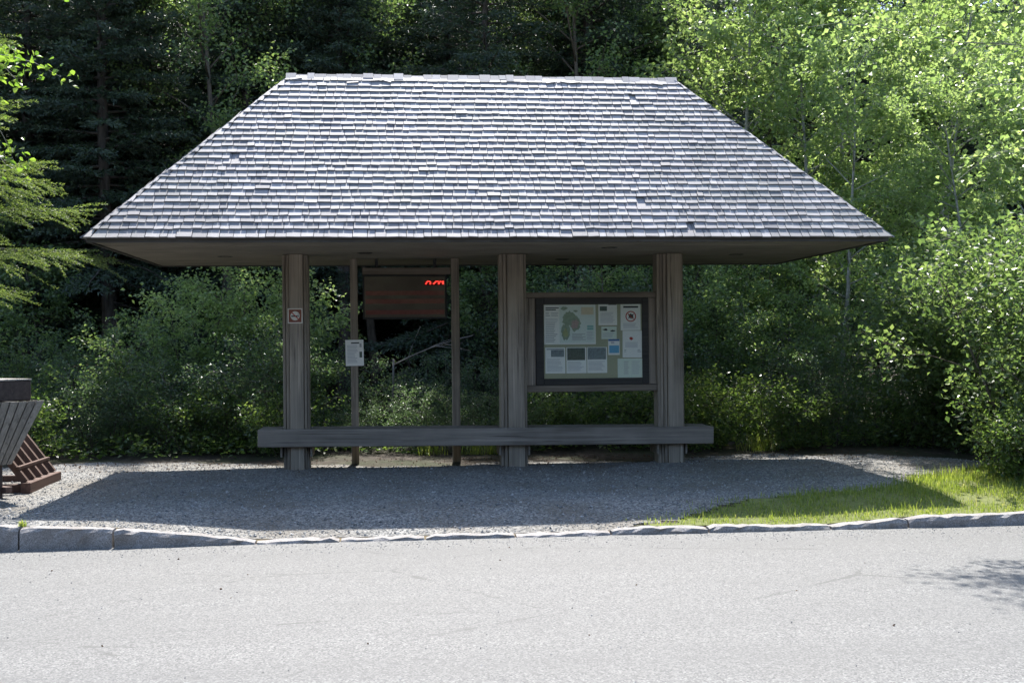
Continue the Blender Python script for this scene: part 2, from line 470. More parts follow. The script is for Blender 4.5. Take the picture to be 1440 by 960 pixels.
# kerb: a bedding strip with one granite stone after the other
bed = MB(); bed.box(-60, 60, -4.62, -4.48, -0.5, -0.215)
kerb = tag(bed.build('kerb', M['granite']), kind='structure')
def kerb_stone(x0, x1, seed):
    r = np.random.default_rng(seed)
    nx = max(6, int((x1 - x0) / 0.07))
    g = 0.010
    us = np.linspace(x0 + g, x1 - g, nx)
    prof = [(-4.635, -0.40), (-4.635, -0.15), (-4.632, -0.03), (-4.615, 0.0), (-4.54, 0.004), (-4.475, 0.0), (-4.462, -0.04), (-4.462, -0.40)]
    V = []
    ph = r.uniform(0, 6, 4)
    for i, u in enumerate(us):
        zt = float(kerb_top(u)) + 0.003 * math.sin(5 * u + ph[0]) + r.normal(0, 0.0045) + ph[2] * 0.003 - 0.009
        endr = 0.012 if i in (0, nx - 1) else 0.0
        for (y, dz) in prof:
            yy = y + (0.010 * math.sin(3.1 * u + ph[1]) + r.normal(0, 0.008) if y < -4.6 else r.normal(0, 0.003))
            zz = max(zt + dz, -0.40) if dz > -0.3 else -0.40
            if dz > -0.1: zz += r.normal(0, 0.003) - endr
            V.append((u, yy, zz))
    m = len(prof); F = []
    for i in range(nx - 1):
        for j in range(m):
            j2 = (j + 1) % m
            F.append((i * m + j, (i + 1) * m + j, (i + 1) * m + j2, i * m + j2))
    F.append(tuple(range(m))); F.append(tuple(range((nx - 1) * m, nx * m))[::-1])
    b = MB(); b.add(V, F)
    o = b.build('kerb_stone', M['granite'], kerb)
    o.rotation_euler = (0, 0, 0)
joints = [-9.5, -7.9, -6.2, -4.57, -3.75, -2.49, -1.73, -0.95, -0.11, 0.79, 1.72, 2.91, 3.67, 5.2, 6.8, 8.4]
for i in range(len(joints) - 1): kerb_stone(joints[i], joints[i + 1], 100 + i)

# ------------------------------------------------------------------ the shelter
ZE, ZR = 2.81, 5.075
HW, HD, HL = 4.612, 2.098, 2.52
shelter = tag(empty('bus_stop_shelter'), 'open timber bus stop shelter with steep silver shingled hip roof on three columns', 'shelter')
roof = MB()
# deck under the shingles (a closed hip solid)
dz = -0.035
roof.add([(-HW + .05, -HD + .05, ZE), (HW - .05, -HD + .05, ZE), (HW - .05, HD - .05, ZE), (-HW + .05, HD - .05, ZE), (-HL, 0, ZR + dz), (HL, 0, ZR + dz)],
         [(0, 1, 5, 4), (1, 2, 5), (2, 3, 4, 5), (3, 0, 4), (3, 2, 1, 0)])
roof_o = roof.build('roof', M['fascia'], shelter)

NC = 27
def face_frame(kind):
    up = (ZR - ZE)
    if kind == 'front': o, u, run, w0, w1 = Vector((0, -HD, ZE)), Vector((1, 0, 0)), Vector((0, HD, up)), HW, HL
    if kind == 'back':  o, u, run, w0, w1 = Vector((0, HD, ZE)), Vector((-1, 0, 0)), Vector((0, -HD, up)), HW, HL
    if kind == 'left':  o, u, run, w0, w1 = Vector((-HW, 0, ZE)), Vector((0, -1, 0)), Vector((HW - HL, 0, up)), HD, 0.0
    if kind == 'right': o, u, run, w0, w1 = Vector((HW, 0, ZE)), Vector((0, 1, 0)), Vector((-(HW - HL), 0, up)), HD, 0.0
    L = run.length; v = run.normalized(); nrm = u.cross(v)
    return o, u, v, nrm, L, w0, w1
random.seed(11)
LSH, HB = 0.30, 0.043
field = MB()
count_parts = 0
shared = {}
def shingle_mesh(var):
    """unit-width shingle, butt at y=0, shared between alike shingles"""
    if var in shared: return shared[var]
    r = random.Random(var)
    b = MB()
    t = HB * (0.36 + 0.05 * r.random()); c = r.uniform(-0.0008, 0.001)
    top = HB + c
    k1, k2 = r.uniform(-.006, .006), r.uniform(-.006, .006)
    b.hexa([(-.5, k1, top - t), (.5, k2, top - t), (.5, LSH, -0.004), (-.5, LSH, -0.004),
            (-.5, k1, top), (.5, k2, top), (.5, LSH, 0.0), (-.5, LSH, 0.0)])
    shared[var] = b.mesh('shingle', M['shingle'])
    return shared[var]
for kind in ('front', 'left', 'right', 'back'):
    o, u, v, nrm, L, w0, w1 = face_frame(kind)
    e = L / NC
    Rm = Matrix((u, v, nrm)).transposed().to_4x4()
    for i in range(NC):
        s0 = i * e - (0.025 if i == 0 else 0.0)
        wlo = w0 + (w1 - w0) * max(s0, 0) / L
        def wat(s): return w0 + (w1 - w0) * min(s, L) / L
        a = -wlo + 0.0
        cuts = [-wlo]
        x = -wlo + random.uniform(0.05, 0.12)
        while x < wlo - 0.05:
            cuts.append(x); x += random.choice((0.085, 0.10, 0.115, 0.13, 0.15, 0.17)) * random.uniform(0.9, 1.1)
        cuts.append(wlo)
        for q in range(len(cuts) - 1):
            x0, x1 = cuts[q], cuts[q + 1]
            first, last = q == 0, q == len(cuts) - 2
            gap = random.uniform(0.004, 0.009)
            if kind == 'front' and not (first or last) and i > 0 and random.random() < 0.005: continue
            ln = min(LSH, (L - s0))
            js = random.gauss(0, 0.004) if i > 0 else random.gauss(0, 0.003)
            lift = random.gauss(0, 0.0006) + (0.005 if random.random() < .015 else 0)
            tilt = random.gauss(0, 0.007)
            simple = (x0 > -wat(s0 + ln)) and (x1 < wat(s0 + ln))
            if kind == 'front' and i < 4 and simple and count_parts < 300:
                so = obj('shingle', shingle_mesh(random.randrange(14)), roof_o)
                so.matrix_local = (Matrix.Translation(o + u * ((x0 + x1) / 2) + v * (s0 + js) + nrm * lift) @ Rm
                                   @ Matrix.Rotation(tilt, 4, 'Z') @ Matrix.Diagonal((x1 - x0 - gap, 1, 1, 1)))
                count_parts += 1
                continue
            t = HB * (0.36 + 0.05 * random.random()); top = HB + random.uniform(-0.0008, 0.001) + lift
            A, B = x0 + gap / 2, x1 - gap / 2
            k1, k2 = random.uniform(-.004, .004) + js - tilt * .05, random.uniform(-.004, .004) + js + tilt * .05
            wt = wat(s0 + ln)
            TA, TB = max(A, -wt), min(B, wt)
            if TA > TB: TA = TB = (TA + TB) / 2
            if not simple:
                # trimmed on the hip: the slanted edge follows the hip line
                pass
            hi_top = 0.0
            P = [(A, s0 + k1, top - t), (B, s0 + k2, top - t), (TB, s0 + ln, -0.004 + (0 if ln > .2 else HB * .3)), (TA, s0 + ln, -0.004 + (0 if ln > .2 else HB * .3)),
                 (A, s0 + k1, top), (B, s0 + k2, top), (TB, s0 + ln, hi_top + (HB * (1 - ln / LSH))), (TA, s0 + ln, hi_top + (HB * (1 - ln / LSH)))]
            field.hexa([tuple(o + u * p[0] + v * p[1] + nrm * p[2]) for p in P])
tag(field.build('shingle_field', M['shingle'], roof_o), kind='stuff')
# ridge boards, laid end to end, some slipped
x = -HL - 0.06; random.seed(5)
while x < HL + 0.02:
    w = random.uniform(0.09, 0.16)
    b = MB(); sl = math.atan2(ZR - ZE, HD); t = 0.012; ln = random.uniform(0.08, 0.14)
    zc = ZR + 0.034 + random.gauss(0, 0.0055)
    dy, dzz = ln * math.cos(sl), ln * math.sin(sl)
    ny, nz = -math.sin(sl) * t, math.cos(sl) * t
    for sgn in (-1, 1):
        p0, p1 = (0.0, zc), (sgn * dy, zc - dzz)
        q1 = (sgn * dy + (-ny if sgn > 0 else ny), zc - dzz + nz); q0 = (0.0, zc + t / math.cos(sl))
        pts = [(x + .002, *p1), (x + w - .002, *p1), (x + w - .002, *p0), (x + .002, *p0), (x + .002, *q1), (x + w - .002, *q1), (x + w - .002, *q0), (x + .002, *q0)]
        b.hexa(pts)
    b.build('ridge_board', M['shingle'], roof_o)
    x += w
# slipped boards lying on the slope just under the ridge
o, u, v, nrm, L, w0, w1 = face_frame('front')
Rm = Matrix((u, v, nrm)).transposed().to_4x4()
for (sx, ss, rot, w) in ((-2.44, .10, .25, .15), (-1.72, .17, .12, .15), (-1.44, .12, .10, .13), (-1.29, .13, -.45, .12), (0.86, .12, .25, .12), (1.03, .11, -.3, .10), (1.18, .12, .12, .14), (2.27, .13, -.25, .15)):
    so = obj('slipped_shingle', shingle_mesh(3), roof_o)
    so.matrix_local = Matrix.Translation(o + u * sx + v * (L - ss) + nrm * 0.008) @ Rm @ Matrix.Rotation(rot, 4, 'Z') @ Matrix.Diagonal((w, 0.42, 1.0, 1))

# soffit: boards running lengthwise with open joints, and a dark fascia behind the shingle tips
random.seed(2)
sb = MB(); yb = -HD + 0.075; bw_ = 0.14
while yb < HD - 0.08:
    y1 = min(yb + bw_, HD - 0.075)
    ins = 0.075
    sb.box(-HW + ins, HW - ins, yb + .003, y1 - .003, ZE - 0.032 - random.uniform(0, .004), ZE - 0.012)
    yb += bw_
sb.build('soffit', M['soffit'], shelter)
fb = MB()
fb.box(-HW + .02, HW - .02, -HD + .02, -HD + .06, ZE - .045, ZE + .02)
fb.box(-HW + .02, HW - .02, HD - .06, HD - .02, ZE - .045, ZE + .02)
fb.box(-HW + .02, -HW + .06, -HD + .062, HD - .062, ZE - .045, ZE + .02)
fb.box(HW - .06, HW - .02, -HD + .062, HD - .062, ZE - .045, ZE + .02)
fb.build('fascia', M['fascia'], shelter)
M['black'] = flat('black_metal', (0.012, 0.012, 0.013), 0.5)
for (lx, ly) in ((-1.58, -.31), (1.43, -1.12), (1.13, .92), (3.38, .09), (-3.4, .2)):
    b = MB(); ang = np.linspace(0, 2 * math.pi, 17)[:-1]
    for rr0, rr1, z0, z1 in ((0.075, 0.10, ZE - .040, ZE - .03),):
        V = [(lx + r_ * math.cos(a), ly + r_ * math.sin(a), z) for z in (z0, z1) for r_ in (rr0, rr1) for a in ang]
        F = []
        for i in range(16):
            j = (i + 1) % 16
            F += [(i, j, 16 + j, 16 + i), (16 + i, 16 + j, 48 + j, 48 + i), (32 + i, i, j, 32 + j)]
        F.append(tuple(range(32, 48)))
        b.add(V, F)
    b.build('recessed_light', M['black'], shelter)

# columns built up from a core, a proud face board and stepped side plies
def column(cx, boards):
    core = MB(); core.box(cx - 0.125, cx + 0.125, -0.10, 0.16, -0.3, ZE - 0.034)
    co = core.build('column', M['post'], shelter)
    for (nm, x0, x1, y0, y1) in boards:
        b = MB(); b.box(cx + x0, cx + x1, y0, y1, -0.3, ZE - 0.036 - 0.004 * random.random(), 0.006)
        b.build(nm, M['post'], co)
column(-2.477, [('face_board', -.072, .100, -.19, -.102), ('side_ply', -.118, -.076, -.150, -.102), ('side_ply', -.166, -.128, -.118, .14),
                ('side_ply', .104, .134, -.150, -.104), ('side_ply', .128, .163, -.112, .14)])
column(0.329, [('face_board', -.080, .135, -.19, -.102), ('side_ply', -.126, -.086, -.155, -.102), ('side_ply', -.173, -.128, -.125, .14),
               ('side_ply', .139, .172, -.150, .14)])
column(2.416, [('face_board', -.049, .153, -.19, -.102), ('side_ply', -.096, -.054, -.160, -.102), ('side_ply', -.134, -.100, -.135, -.102),
               ('side_ply', -.173, -.130, -.115, .14), ('side_ply', .157, .172, -.150, .14)])

# bench: a deep front beam, seat planks and supports, running past all three columns
bench = empty('bench', (0, 0, 0), shelter)
bench.rotation_euler = (0, R(0.55), 0)
bench.location = (0, 0, 0.515)
b = MB(); b.box(-2.955, 2.955, -.262, -.198, -0.225, 0.0, 0.008); b.build('front_beam', M['bench'], bench)
b = MB(); b.box(-2.955, 2.955, .262, .322, -0.225, 0.0, 0.008); b.build('back_beam', M['bench'], bench)
for (x0, x1, y0, y1) in ((-2.952, -2.66, -.194, .02), (-2.29, .13, -.194, .02), (.53, 2.22, -.194, .02), (2.62, 2.952, -.194, .02),
                         (-2.952, 2.952, .172, .258)):
    b = MB(); b.box(x0, x1, y0, y1, -.045, -.003, 0.005); b.build('seat_plank', M['bench'], bench)
for (x0, x1) in ((-2.952, -2.66), (-2.29, .13), (.53, 2.22), (2.62, 2.952)):
    b = MB(); b.box(x0, x1, .024, .168, -.045, -.003, 0.005); b.build('seat_plank', M['bench'], bench)
for cx in (-2.477, 0.329, 2.416):
    for dx_ in (-.1875, .1905):
        b = MB(); b.box(cx + dx_ - .0125, cx + dx_ + .0125, -.19, .26, -.36, -.05, 0.004); b.build('support_bracket', M['bench'], bench)

# ------------------------------------------------------------------ notice board between two columns
nb = tag(empty('notice_board', (1.385, 0, 0.95)), 'glazed wooden notice board between two shelter columns above the bench', 'notice board')
def nbx(name, x0, x1, y0, y1, z0, z1, mat, bev=0.005, parent=None):
    b = MB(); ox, oz = 1.385, 0.95
    b.box(x0 - ox, x1 - ox, y0, y1, z0 - oz, z1 - oz, bev)
    return b.build(name, mat, parent or nb)
M['frame'] = wood('dark_frame_wood', (0.030, 0.028, 0.025), (0.055, 0.050, 0.045), 'X')
nbx('top_rail', .505, 2.240, -.07, .05, 2.199, 2.272, M['rail'])
nbx('bottom_rail', .505, 2.240, -.09, .05, .962, 1.048, M['rail'])
nbx('side_board', .505, .632, -.03, .02, 1.050, 2.197, M['post'])
nbx('side_board', 2.142, 2.240, -.03, .02, 1.050, 2.197, M['post'])
frame = nbx('frame_stile', .634, .738, -.06, .03, 1.050, 2.197, M['frame'])
nbx('frame_stile', 2.054, 2.140, -.06, .03, 1.050, 2.197, M['frame'])
nbx('frame_rail', .740, 2.052, -.06, .03, 2.113, 2.197, M['frame'])
nbx('frame_rail', .740, 2.052, -.06, .03, 1.050, 1.134, M['frame'])
M['cork'] = flat('olive_pin_board', (0.40, 0.40, 0.28), 0.85, 0.2, 0.10, 60)
nbx('pin_board', .740, 2.052, -.036, .02, 1.136, 2.111, M['cork'], 0)
def glass_mat(name, tint, refl=1.0):
    k = NT(name); k.n.remove(k.p)
    tr = k.n.new('ShaderNodeBsdfTransparent'); tr.inputs[0].default_value = (*tint, 1)
    gl = k.n.new('ShaderNodeBsdfGlossy'); gl.inputs['Roughness'].default_value = 0.02
    fr = k.n.new('ShaderNodeFresnel'); fr.inputs[0].default_value = 1.45
    mx = k.n.new('ShaderNodeMixShader')
    k.l.new(k.math('MULTIPLY', fr.outputs[0], refl), mx.inputs[0])
    k.l.new(tr.outputs[0], mx.inputs[1]); k.l.new(gl.outputs[0], mx.inputs[2]); k.l.new(mx.outputs[0], k.out.inputs['Surface'])
    return k.m
M['glass'] = glass_mat('window_glass', (0.97, 0.985, 0.975), 0.7)
nbx('glass_pane', .741, 2.051, -.0520, -.0490, 1.136, 2.111, M['glass'], 0)

M['paper'] = flat('white_paper', (0.86, 0.85, 0.81), 0.7, 0.3, 0.03)
M['paper_g'] = flat('pale_green_paper', (0.72, 0.78, 0.68), 0.7, 0.3, 0.03)
M['ink'] = flat('dark_ink', (0.05, 0.055, 0.055), 0.7, 0.3)
M['ink_g'] = flat('grey_ink', (0.40, 0.41, 0.41), 0.7, 0.3, 0.05)
M['ink_l'] = flat('light_grey_ink', (0.52, 0.53, 0.55), 0.7, 0.3, 0.04)
M['map_green'] = flat('map_green', (0.33, 0.40, 0.30), 0.7, 0.3, 0.35, 25)
M['map_olive'] = flat('map_olive', (0.40, 0.42, 0.22), 0.7, 0.3, 0.25, 25)
M['map_pink'] = flat('map_pink', (0.48, 0.36, 0.33), 0.7, 0.3, 0.3, 40)
M['map_sea'] = flat('map_sea', (0.70, 0.76, 0.71), 0.7, 0.3, 0.05, 9)
M['map_tan'] = flat('map_tan', (0.68, 0.60, 0.44), 0.7, 0.3, 0.1)
M['map_teal'] = flat('map_teal', (0.25, 0.47, 0.43), 0.7, 0.3, 0.1)
M['blue'] = flat('blue_ink', (0.16, 0.42, 0.62), 0.7, 0.3, 0.1)
M['navy'] = flat('navy_ink', (0.08, 0.16, 0.36), 0.7, 0.3, 0.1)
M['red'] = flat('red_ink', (0.45, 0.06, 0.05), 0.7, 0.3, 0.1)
M['photo1'] = flat('printed_photograph', (0.10, 0.13, 0.11), 0.6, 0.3, 0.75, 42)
M['photo2'] = flat('grey_printed_photograph', (0.22, 0.26, 0.27), 0.6, 0.3, 0.8, 55)
# board drawing units: pixels of the enlarged view, mapped on the pin board
BX0, BX1, BZ0, BZ1 = 0.734, 2.058, 1.132, 2.115
def bx_(X): return BX0 + (X - 88) / (1048 - 88) * (BX1 - BX0)
def bz_(Y): return BZ1 - (Y - 126) / (828 - 126) * (BZ1 - BZ0)
def sheet(name, X0, Y0, X1, Y1, mat, label, tilt=0.0):
    x0, x1, z0, z1 = bx_(X0), bx_(X1), bz_(Y1), bz_(Y0)
    o = MB(); cx, cz = (x0 + x1) / 2, (z0 + z1) / 2
    o.box(x0 - cx, x1 - cx, -.0012, .0012, z0 - cz, z1 - cz)
    so = o.build(name, mat); so.location = (cx, -.0380, cz); so.rotation_euler = (0, tilt, 0)
    tag(so, label, 'poster', 'sheets pinned in the notice board'); so['c'] = (cx, cz)
    return so
def prt(so, name, X0, Y0, X1, Y1, mat, lay=1):
    cx, cz = so['c']; b = MB()
    b.box(bx_(X0) - cx, bx_(X1) - cx, -.0013 - .0006 * lay, -.0013 - .0006 * lay + .0004, bz_(Y1) - cz, bz_(Y0) - cz)
    return b.build(name, mat, so)
def lines(so, X0, Y0, X1, Y1, n, mat, seed=0, lay=1, frac=0.42):
    r = random.Random(seed); cx, cz = so['c']; b = MB(); st = (Y1 - Y0) / n
    for i in range(n):
        xe = X1 - r.random() * (X1 - X0) * .3
        b.box(bx_(X0) - cx, bx_(xe) - cx, -.0013 - .0006 * lay, -.0013 - .0006 * lay + .0004, bz_(Y0 + st * (i + frac)) - cz, bz_(Y0 + st * i) - cz)
    return tag(b.build('printed_lines', mat, so), kind='stuff')
def blob(so, name, pts, mat, lay):
    cx, cz = so['c']; y = -.0013 - .0006 * lay
    V = [(bx_(X) - cx, y, bz_(Y) - cz) for X, Y in pts] + [(bx_(X) - cx, y + .0004, bz_(Y) - cz) for X, Y in pts]
    n = len(pts); F = [tuple(range(n))[::-1], tuple(range(n, 2 * n))] + [(i, (i + 1) % n, n + (i + 1) % n, n + i) for i in range(n)]
    b = MB(); b.add(V, F); return b.build(name, mat, so)
def ragged(X, Y, rx, ry, seed, n=26, j=.18):
    r = random.Random(seed)
    return [(X + rx * math.cos(a) * (1 + r.uniform(-j, j)), Y + ry * math.sin(a) * (1 + r.uniform(-j, j))) for a in [2 * math.pi * i / n for i in range(n)]]

s = sheet('map_poster', 97, 132, 594, 504, M['paper'], 'large printed map poster in the upper corner of the notice board')
prt(s, 'map_panel', 245, 140, 585, 490, M['map_sea'])
lines(s, 112, 155, 245, 190, 2, M['ink'], 1, 1, .55); lines(s, 112, 200, 155, 245, 3, M['ink_g'], 2)
lines(s, 165, 205, 240, 245, 3, M['ink_l'], 3)
lines(s, 112, 262, 235, 300, 3, M['ink_l'], 4); lines(s, 112, 302, 225, 490, 11, M['ink_g'], 5)
blob(s, 'island', ragged(335, 265, 65, 70, 1), M['map_green'], 2)
blob(s, 'island', ragged(395, 310, 52, 68, 2), M['map_green'], 3)
blob(s, 'island', ragged(305, 385, 42, 80, 3), M['map_green'], 4)
blob(s, 'park_area', ragged(395, 315, 34, 45, 4, 20, .3), M['map_pink'], 5)
blob(s, 'park_area', ragged(300, 400, 22, 40, 5, 20, .3), M['map_olive'], 6)
blob(s, 'islet', ragged(290, 165, 30, 16, 6, 14, .4), M['map_green'], 2); blob(s, 'islet', ragged(400, 190, 24, 12, 7, 14, .4), M['map_green'], 2)
prt(s, 'legend', 455, 155, 575, 225, M['map_tan'], 2); prt(s, 'legend', 480, 290, 575, 320, M['map_sea'], 2)
prt(s, 'legend', 512, 328, 572, 344, M['map_teal'], 3); prt(s, 'legend', 512, 350, 572, 368, M['map_teal'], 3)
lines(s, 365, 405, 500, 470, 5, M['ink_g'], 8, 7); lines(s, 508, 385, 575, 470, 6, M['ink_l'], 9, 3)
s = sheet('notice_sheet', 622, 130, 803, 327, M['paper'], 'white notice with small dark photo in its corner, right of the map poster')
prt(s, 'printed_photo', 636, 148, 706, 192, M['photo1']); prt(s, 'title_bar', 718, 126 + 4, 798, 136, M['ink']); lines(s, 640, 205, 790, 310, 9, M['ink_l'], 11)
s = sheet('warning_sheet', 838, 130, 1032, 376, M['paper'], 'white warning notice with red prohibition circle in the notice board')
prt(s, 'title_bar', 864, 147, 1010, 164, M['ink']); lines(s, 862, 310, 1010, 360, 4, M['ink_l'], 12)
ang = np.linspace(0, 2 * math.pi, 29)[:-1]; cx, cz = s['c']
b = MB(); V = []; sc = (BX1 - BX0) / 960
for y in (-.0026, -.0022):
    for r_ in (42, 52): V += [(bx_(937) - cx + r_ * sc * math.cos(a), y, bz_(245) - cz + r_ * sc * math.sin(a)) for a in ang]
F = []
for i in range(28):
    j = (i + 1) % 28
    F += [(i, j, 28 + j, 28 + i), (56 + i, 84 + i, 84 + j, 56 + j), (28 + i, 28 + j, 84 + j, 84 + i), (i, 56 + i, 56 + j, j)]
b.add(V, F)
dx = 40 * sc
b.hexa([(bx_(937) - cx - dx * .72, -.0026, bz_(245) - cz + dx * .60), (bx_(937) - cx + dx * .62, -.0026, bz_(245) - cz - dx * .74), (bx_(937) - cx + dx * .62, -.0022, bz_(245) - cz - dx * .74), (bx_(937) - cx - dx * .72, -.0022, bz_(245) - cz + dx * .60),
        (bx_(937) - cx - dx * .62, -.0026, bz_(245) - cz + dx * .74), (bx_(937) - cx + dx * .72, -.0026, bz_(245) - cz - dx * .60), (bx_(937) - cx + dx * .72, -.0022, bz_(245) - cz - dx * .60), (bx_(937) - cx - dx * .62, -.0022, bz_(245) - cz + dx * .74)])
b.build('prohibition_ring', M['red'], s)
blob(s, 'pictogram', [(908, 222), (925, 226), (937, 216), (948, 228), (968, 220), (958, 240), (966, 262), (948, 256), (940, 272), (930, 256), (910, 268), (920, 244)], M['ink'], 1)
s = sheet('notice_sheet', 650, 340, 798, 457, M['paper_g'], 'small pale green note with two dark drawings in the notice board')
blob(s, 'drawing', ragged(688, 368, 26, 9, 21, 12, .4), M['ink'], 1); blob(s, 'drawing', ragged(760, 380, 20, 9, 22, 12, .4), M['ink'], 1); lines(s, 660, 400, 785, 445, 4, M['ink_l'], 13)
s = sheet('notice_sheet', 714, 458, 826, 608, M['paper'], 'small white and blue leaflet in the notice board')
prt(s, 'title_bar', 716, 459, 824, 476, M['navy']); prt(s, 'blue_block', 724, 518, 820, 590, M['blue']); blob(s, 'emblem', ragged(755, 492, 18, 10, 23, 12, .3), M['ink_l'], 1)
s = sheet('notice_sheet', 855, 380, 1042, 634, M['paper'], 'white sheet with one small red mark, below the warning notice', R(0.5))
blob(s, 'red_mark', ragged(940, 454, 17, 13, 24, 12, .45), M['red'], 1); lines(s, 870, 560, 890, 590, 2, M['ink_g'], 14); lines(s, 1000, 560, 1035, 590, 2, M['ink_g'], 15); lines(s, 880, 490, 1020, 545, 5, M['ink_l'], 16)
s = sheet('notice_sheet', 805, 643, 1045, 824, M['paper_g'], 'pale typed sheet in the bottom corner of the notice board')
lines(s, 865, 670, 920, 800, 7, M['ink_g'], 17, 1, .3); lines(s, 940, 670, 1025, 800, 7, M['ink_l'], 18, 1, .3)
s = sheet('notice_sheet', 105, 532, 297, 776, M['paper'], 'white sheet with a small green photo at its upper right, bottom row of the board')
prt(s, 'title_bar', 118, 541, 286, 554, M['ink_g']); prt(s, 'printed_photo', 160, 556, 286, 620, M['photo2'], 2); lines(s, 120, 640, 280, 760, 10, M['ink_l'], 19)
s = sheet('notice_sheet', 308, 532, 502, 776, M['paper'], 'white sheet topped by a dark photo, middle of the bottom row')
prt(s, 'printed_photo', 317, 538, 489, 653, M['photo1']); lines(s, 320, 668, 490, 760, 8, M['ink_l'], 20)
s = sheet('notice_sheet', 509, 532, 702, 776, M['paper'], 'white sheet topped by a speckled blue grey photo, bottom row of the board')
prt(s, 'printed_photo', 515, 537, 692, 648, M['photo2']); lines(s, 520, 665, 690, 760, 8, M['ink_l'], 21)

# ------------------------------------------------------------------ LED sign on two thin posts behind the bench
YP = 0.70
ds = tag(empty('departure_display', (-1.07, YP, 0)), 'dark framed electronic departure display hung between two thin wooden posts', 'display')
def dsx(name, x0, x1, y0, y1, z0, z1, mat, bev=0.004, parent=None):
    b = MB(); b.box(x0 + 1.07, x1 + 1.07, y0, y1, z0, z1, bev); return b.build(name, mat, parent or ds)
dsx('post', -1.808, -1.708, -.05, .05, -.2, ZE - .036, M['post'], .006)
dsx('post', -.438, -.330, -.05, .05, -.2, ZE - .036, M['post'], .006)
dsx('top_beam', -1.640, -.445, -.045, .02, 2.556, 2.650, M['rail'])
M['case'] = flat('black_display_case', (0.016, 0.017, 0.018), 0.5, 0.4)
dsx('case', -1.640, -.500, -.035, .10, 1.952, 2.552, M['case'])
for hx in (-1.45, -.66): dsx('hanger', hx - .02, hx + .02, -.01, .03, 2.652, ZE - .036, M['case'])
k = NT('led_matrix_panel')
n_ = k.noise(k.mapping((1, 1, 1)), 3.0, 3)
M['ledpanel'] = k.set(k.ramp(n_, [(0.3, (0.17, 0.14, 0.11)), (0.7, (0.24, 0.195, 0.15))]), 0.5, None, 0.3)
pan = dsx('screen', -1.615, -.525, -.040, -.036, 1.978, 2.528, M['ledpanel'], 0)
M['ledrow'] = flat('unlit_red_led_row', (0.36, 0.13, 0.11), 0.5, 0.3, 0.3, 18)
for (z0, z1, xa, xb) in ((2.275, 2.335, -1.60, -.535), (2.160, 2.225, -1.60, -.535), (2.015, 2.075, -1.60, -.535)):
    dsx('led_row', xa, xb, -.044, -.041, z0, z1, M['ledrow'], 0, pan)
k = NT('lit_red_led'); k.p.inputs['Emission Color'].default_value = (1.0, 0.05, 0.035, 1); k.p.inputs['Emission Strength'].default_value = 1.0
M['led'] = k.set((0.3, 0.02, 0.02), 0.5)
k = NT('lit_red_led_core'); k.p.inputs['Emission Color'].default_value = (1.0, 0.22, 0.16, 1); k.p.inputs['Emission Strength'].default_value = 2.2
M['ledc'] = k.set((0.3, 0.05, 0.05), 0.5)
M['ledback'] = flat('red_led_ground', (0.22, 0.008, 0.008), 0.5, 0.3)
# glyph halves as shown on the screen
dsx('led_field', -.805, -.538, -.0460, -.0420, 2.410, 2.478, M['ledback'], 0, pan)
G = ["..###......##.##..##.",
     ".#...#....#..##.#.##.",
     "#....#...#...##.#..#.",
     "#.####..#....##..#.#.",
     "##......#....##..#.#."]
G = ["...####......###.###.##",
     "..#....#....##...#.#.##",
     ".##....#...##...##.#.##",
     ".######...###...##.#.##",
     ".##.......##....##.#.##"]
G = ["...####......####.##.##",
     "..##..##....##...##.###",
     "..#....#...##...##...##",
     ".##...##..##....##...##"]
px = .267 / 23; pz = .068 / 6
b = MB()
for r_, row in enumerate(G):
    for c_, ch in enumerate(row):
        if ch == '#':
            x = -.805 + c_ * px + 1.07; z = 2.478 - pz * (r_ + 1.0)
            b.box(x, x + px * .92, -.0485, -.0462, z - pz * .92, z)
b.build('lit_digits', M['led'], pan)
M['glass_dark'] = glass_mat('smoked_acrylic', (0.92, 0.92, 0.91), 1.0)
dsx('acrylic_cover', -1.617, -.523, -.058, -.055, 1.976, 2.530, M['glass_dark'], 0)

# paper timetable tacked on the thin post
sheet2 = MB(); sheet2.box(-.122, .122, -.002, .002, -.176, .176)
tt = tag(sheet2.build('timetable_sheet', M['paper']), 'white paper timetable tacked to the thin wooden post', 'timetable')
tt.location = (-1.755, YP - .054, 1.50); tt.rotation_euler = (0, R(-0.8), 0)
def ttp(name, x0, z0, x1, z1, mat):
    b = MB(); b.box(x0, x1, -.0032, -.0024, z0, z1); b.build(name, mat, tt)
ttp('title_bar', -.045, .125, .065, .142, M['ink']); ttp('small_picture', .068, .075, .095, .125, M['ink_g']); ttp('small_picture', .065, -.065, .100, .015, M['photo1'])
r_ = random.Random(4); b = MB()
for i in range(13): b.box(-.098, .045 - r_.random() * .05, -.0032, -.0024, .095 - i * .019, .103 - i * .019)
tag(b.build('printed_lines', M['ink_l'], tt), kind='stuff')

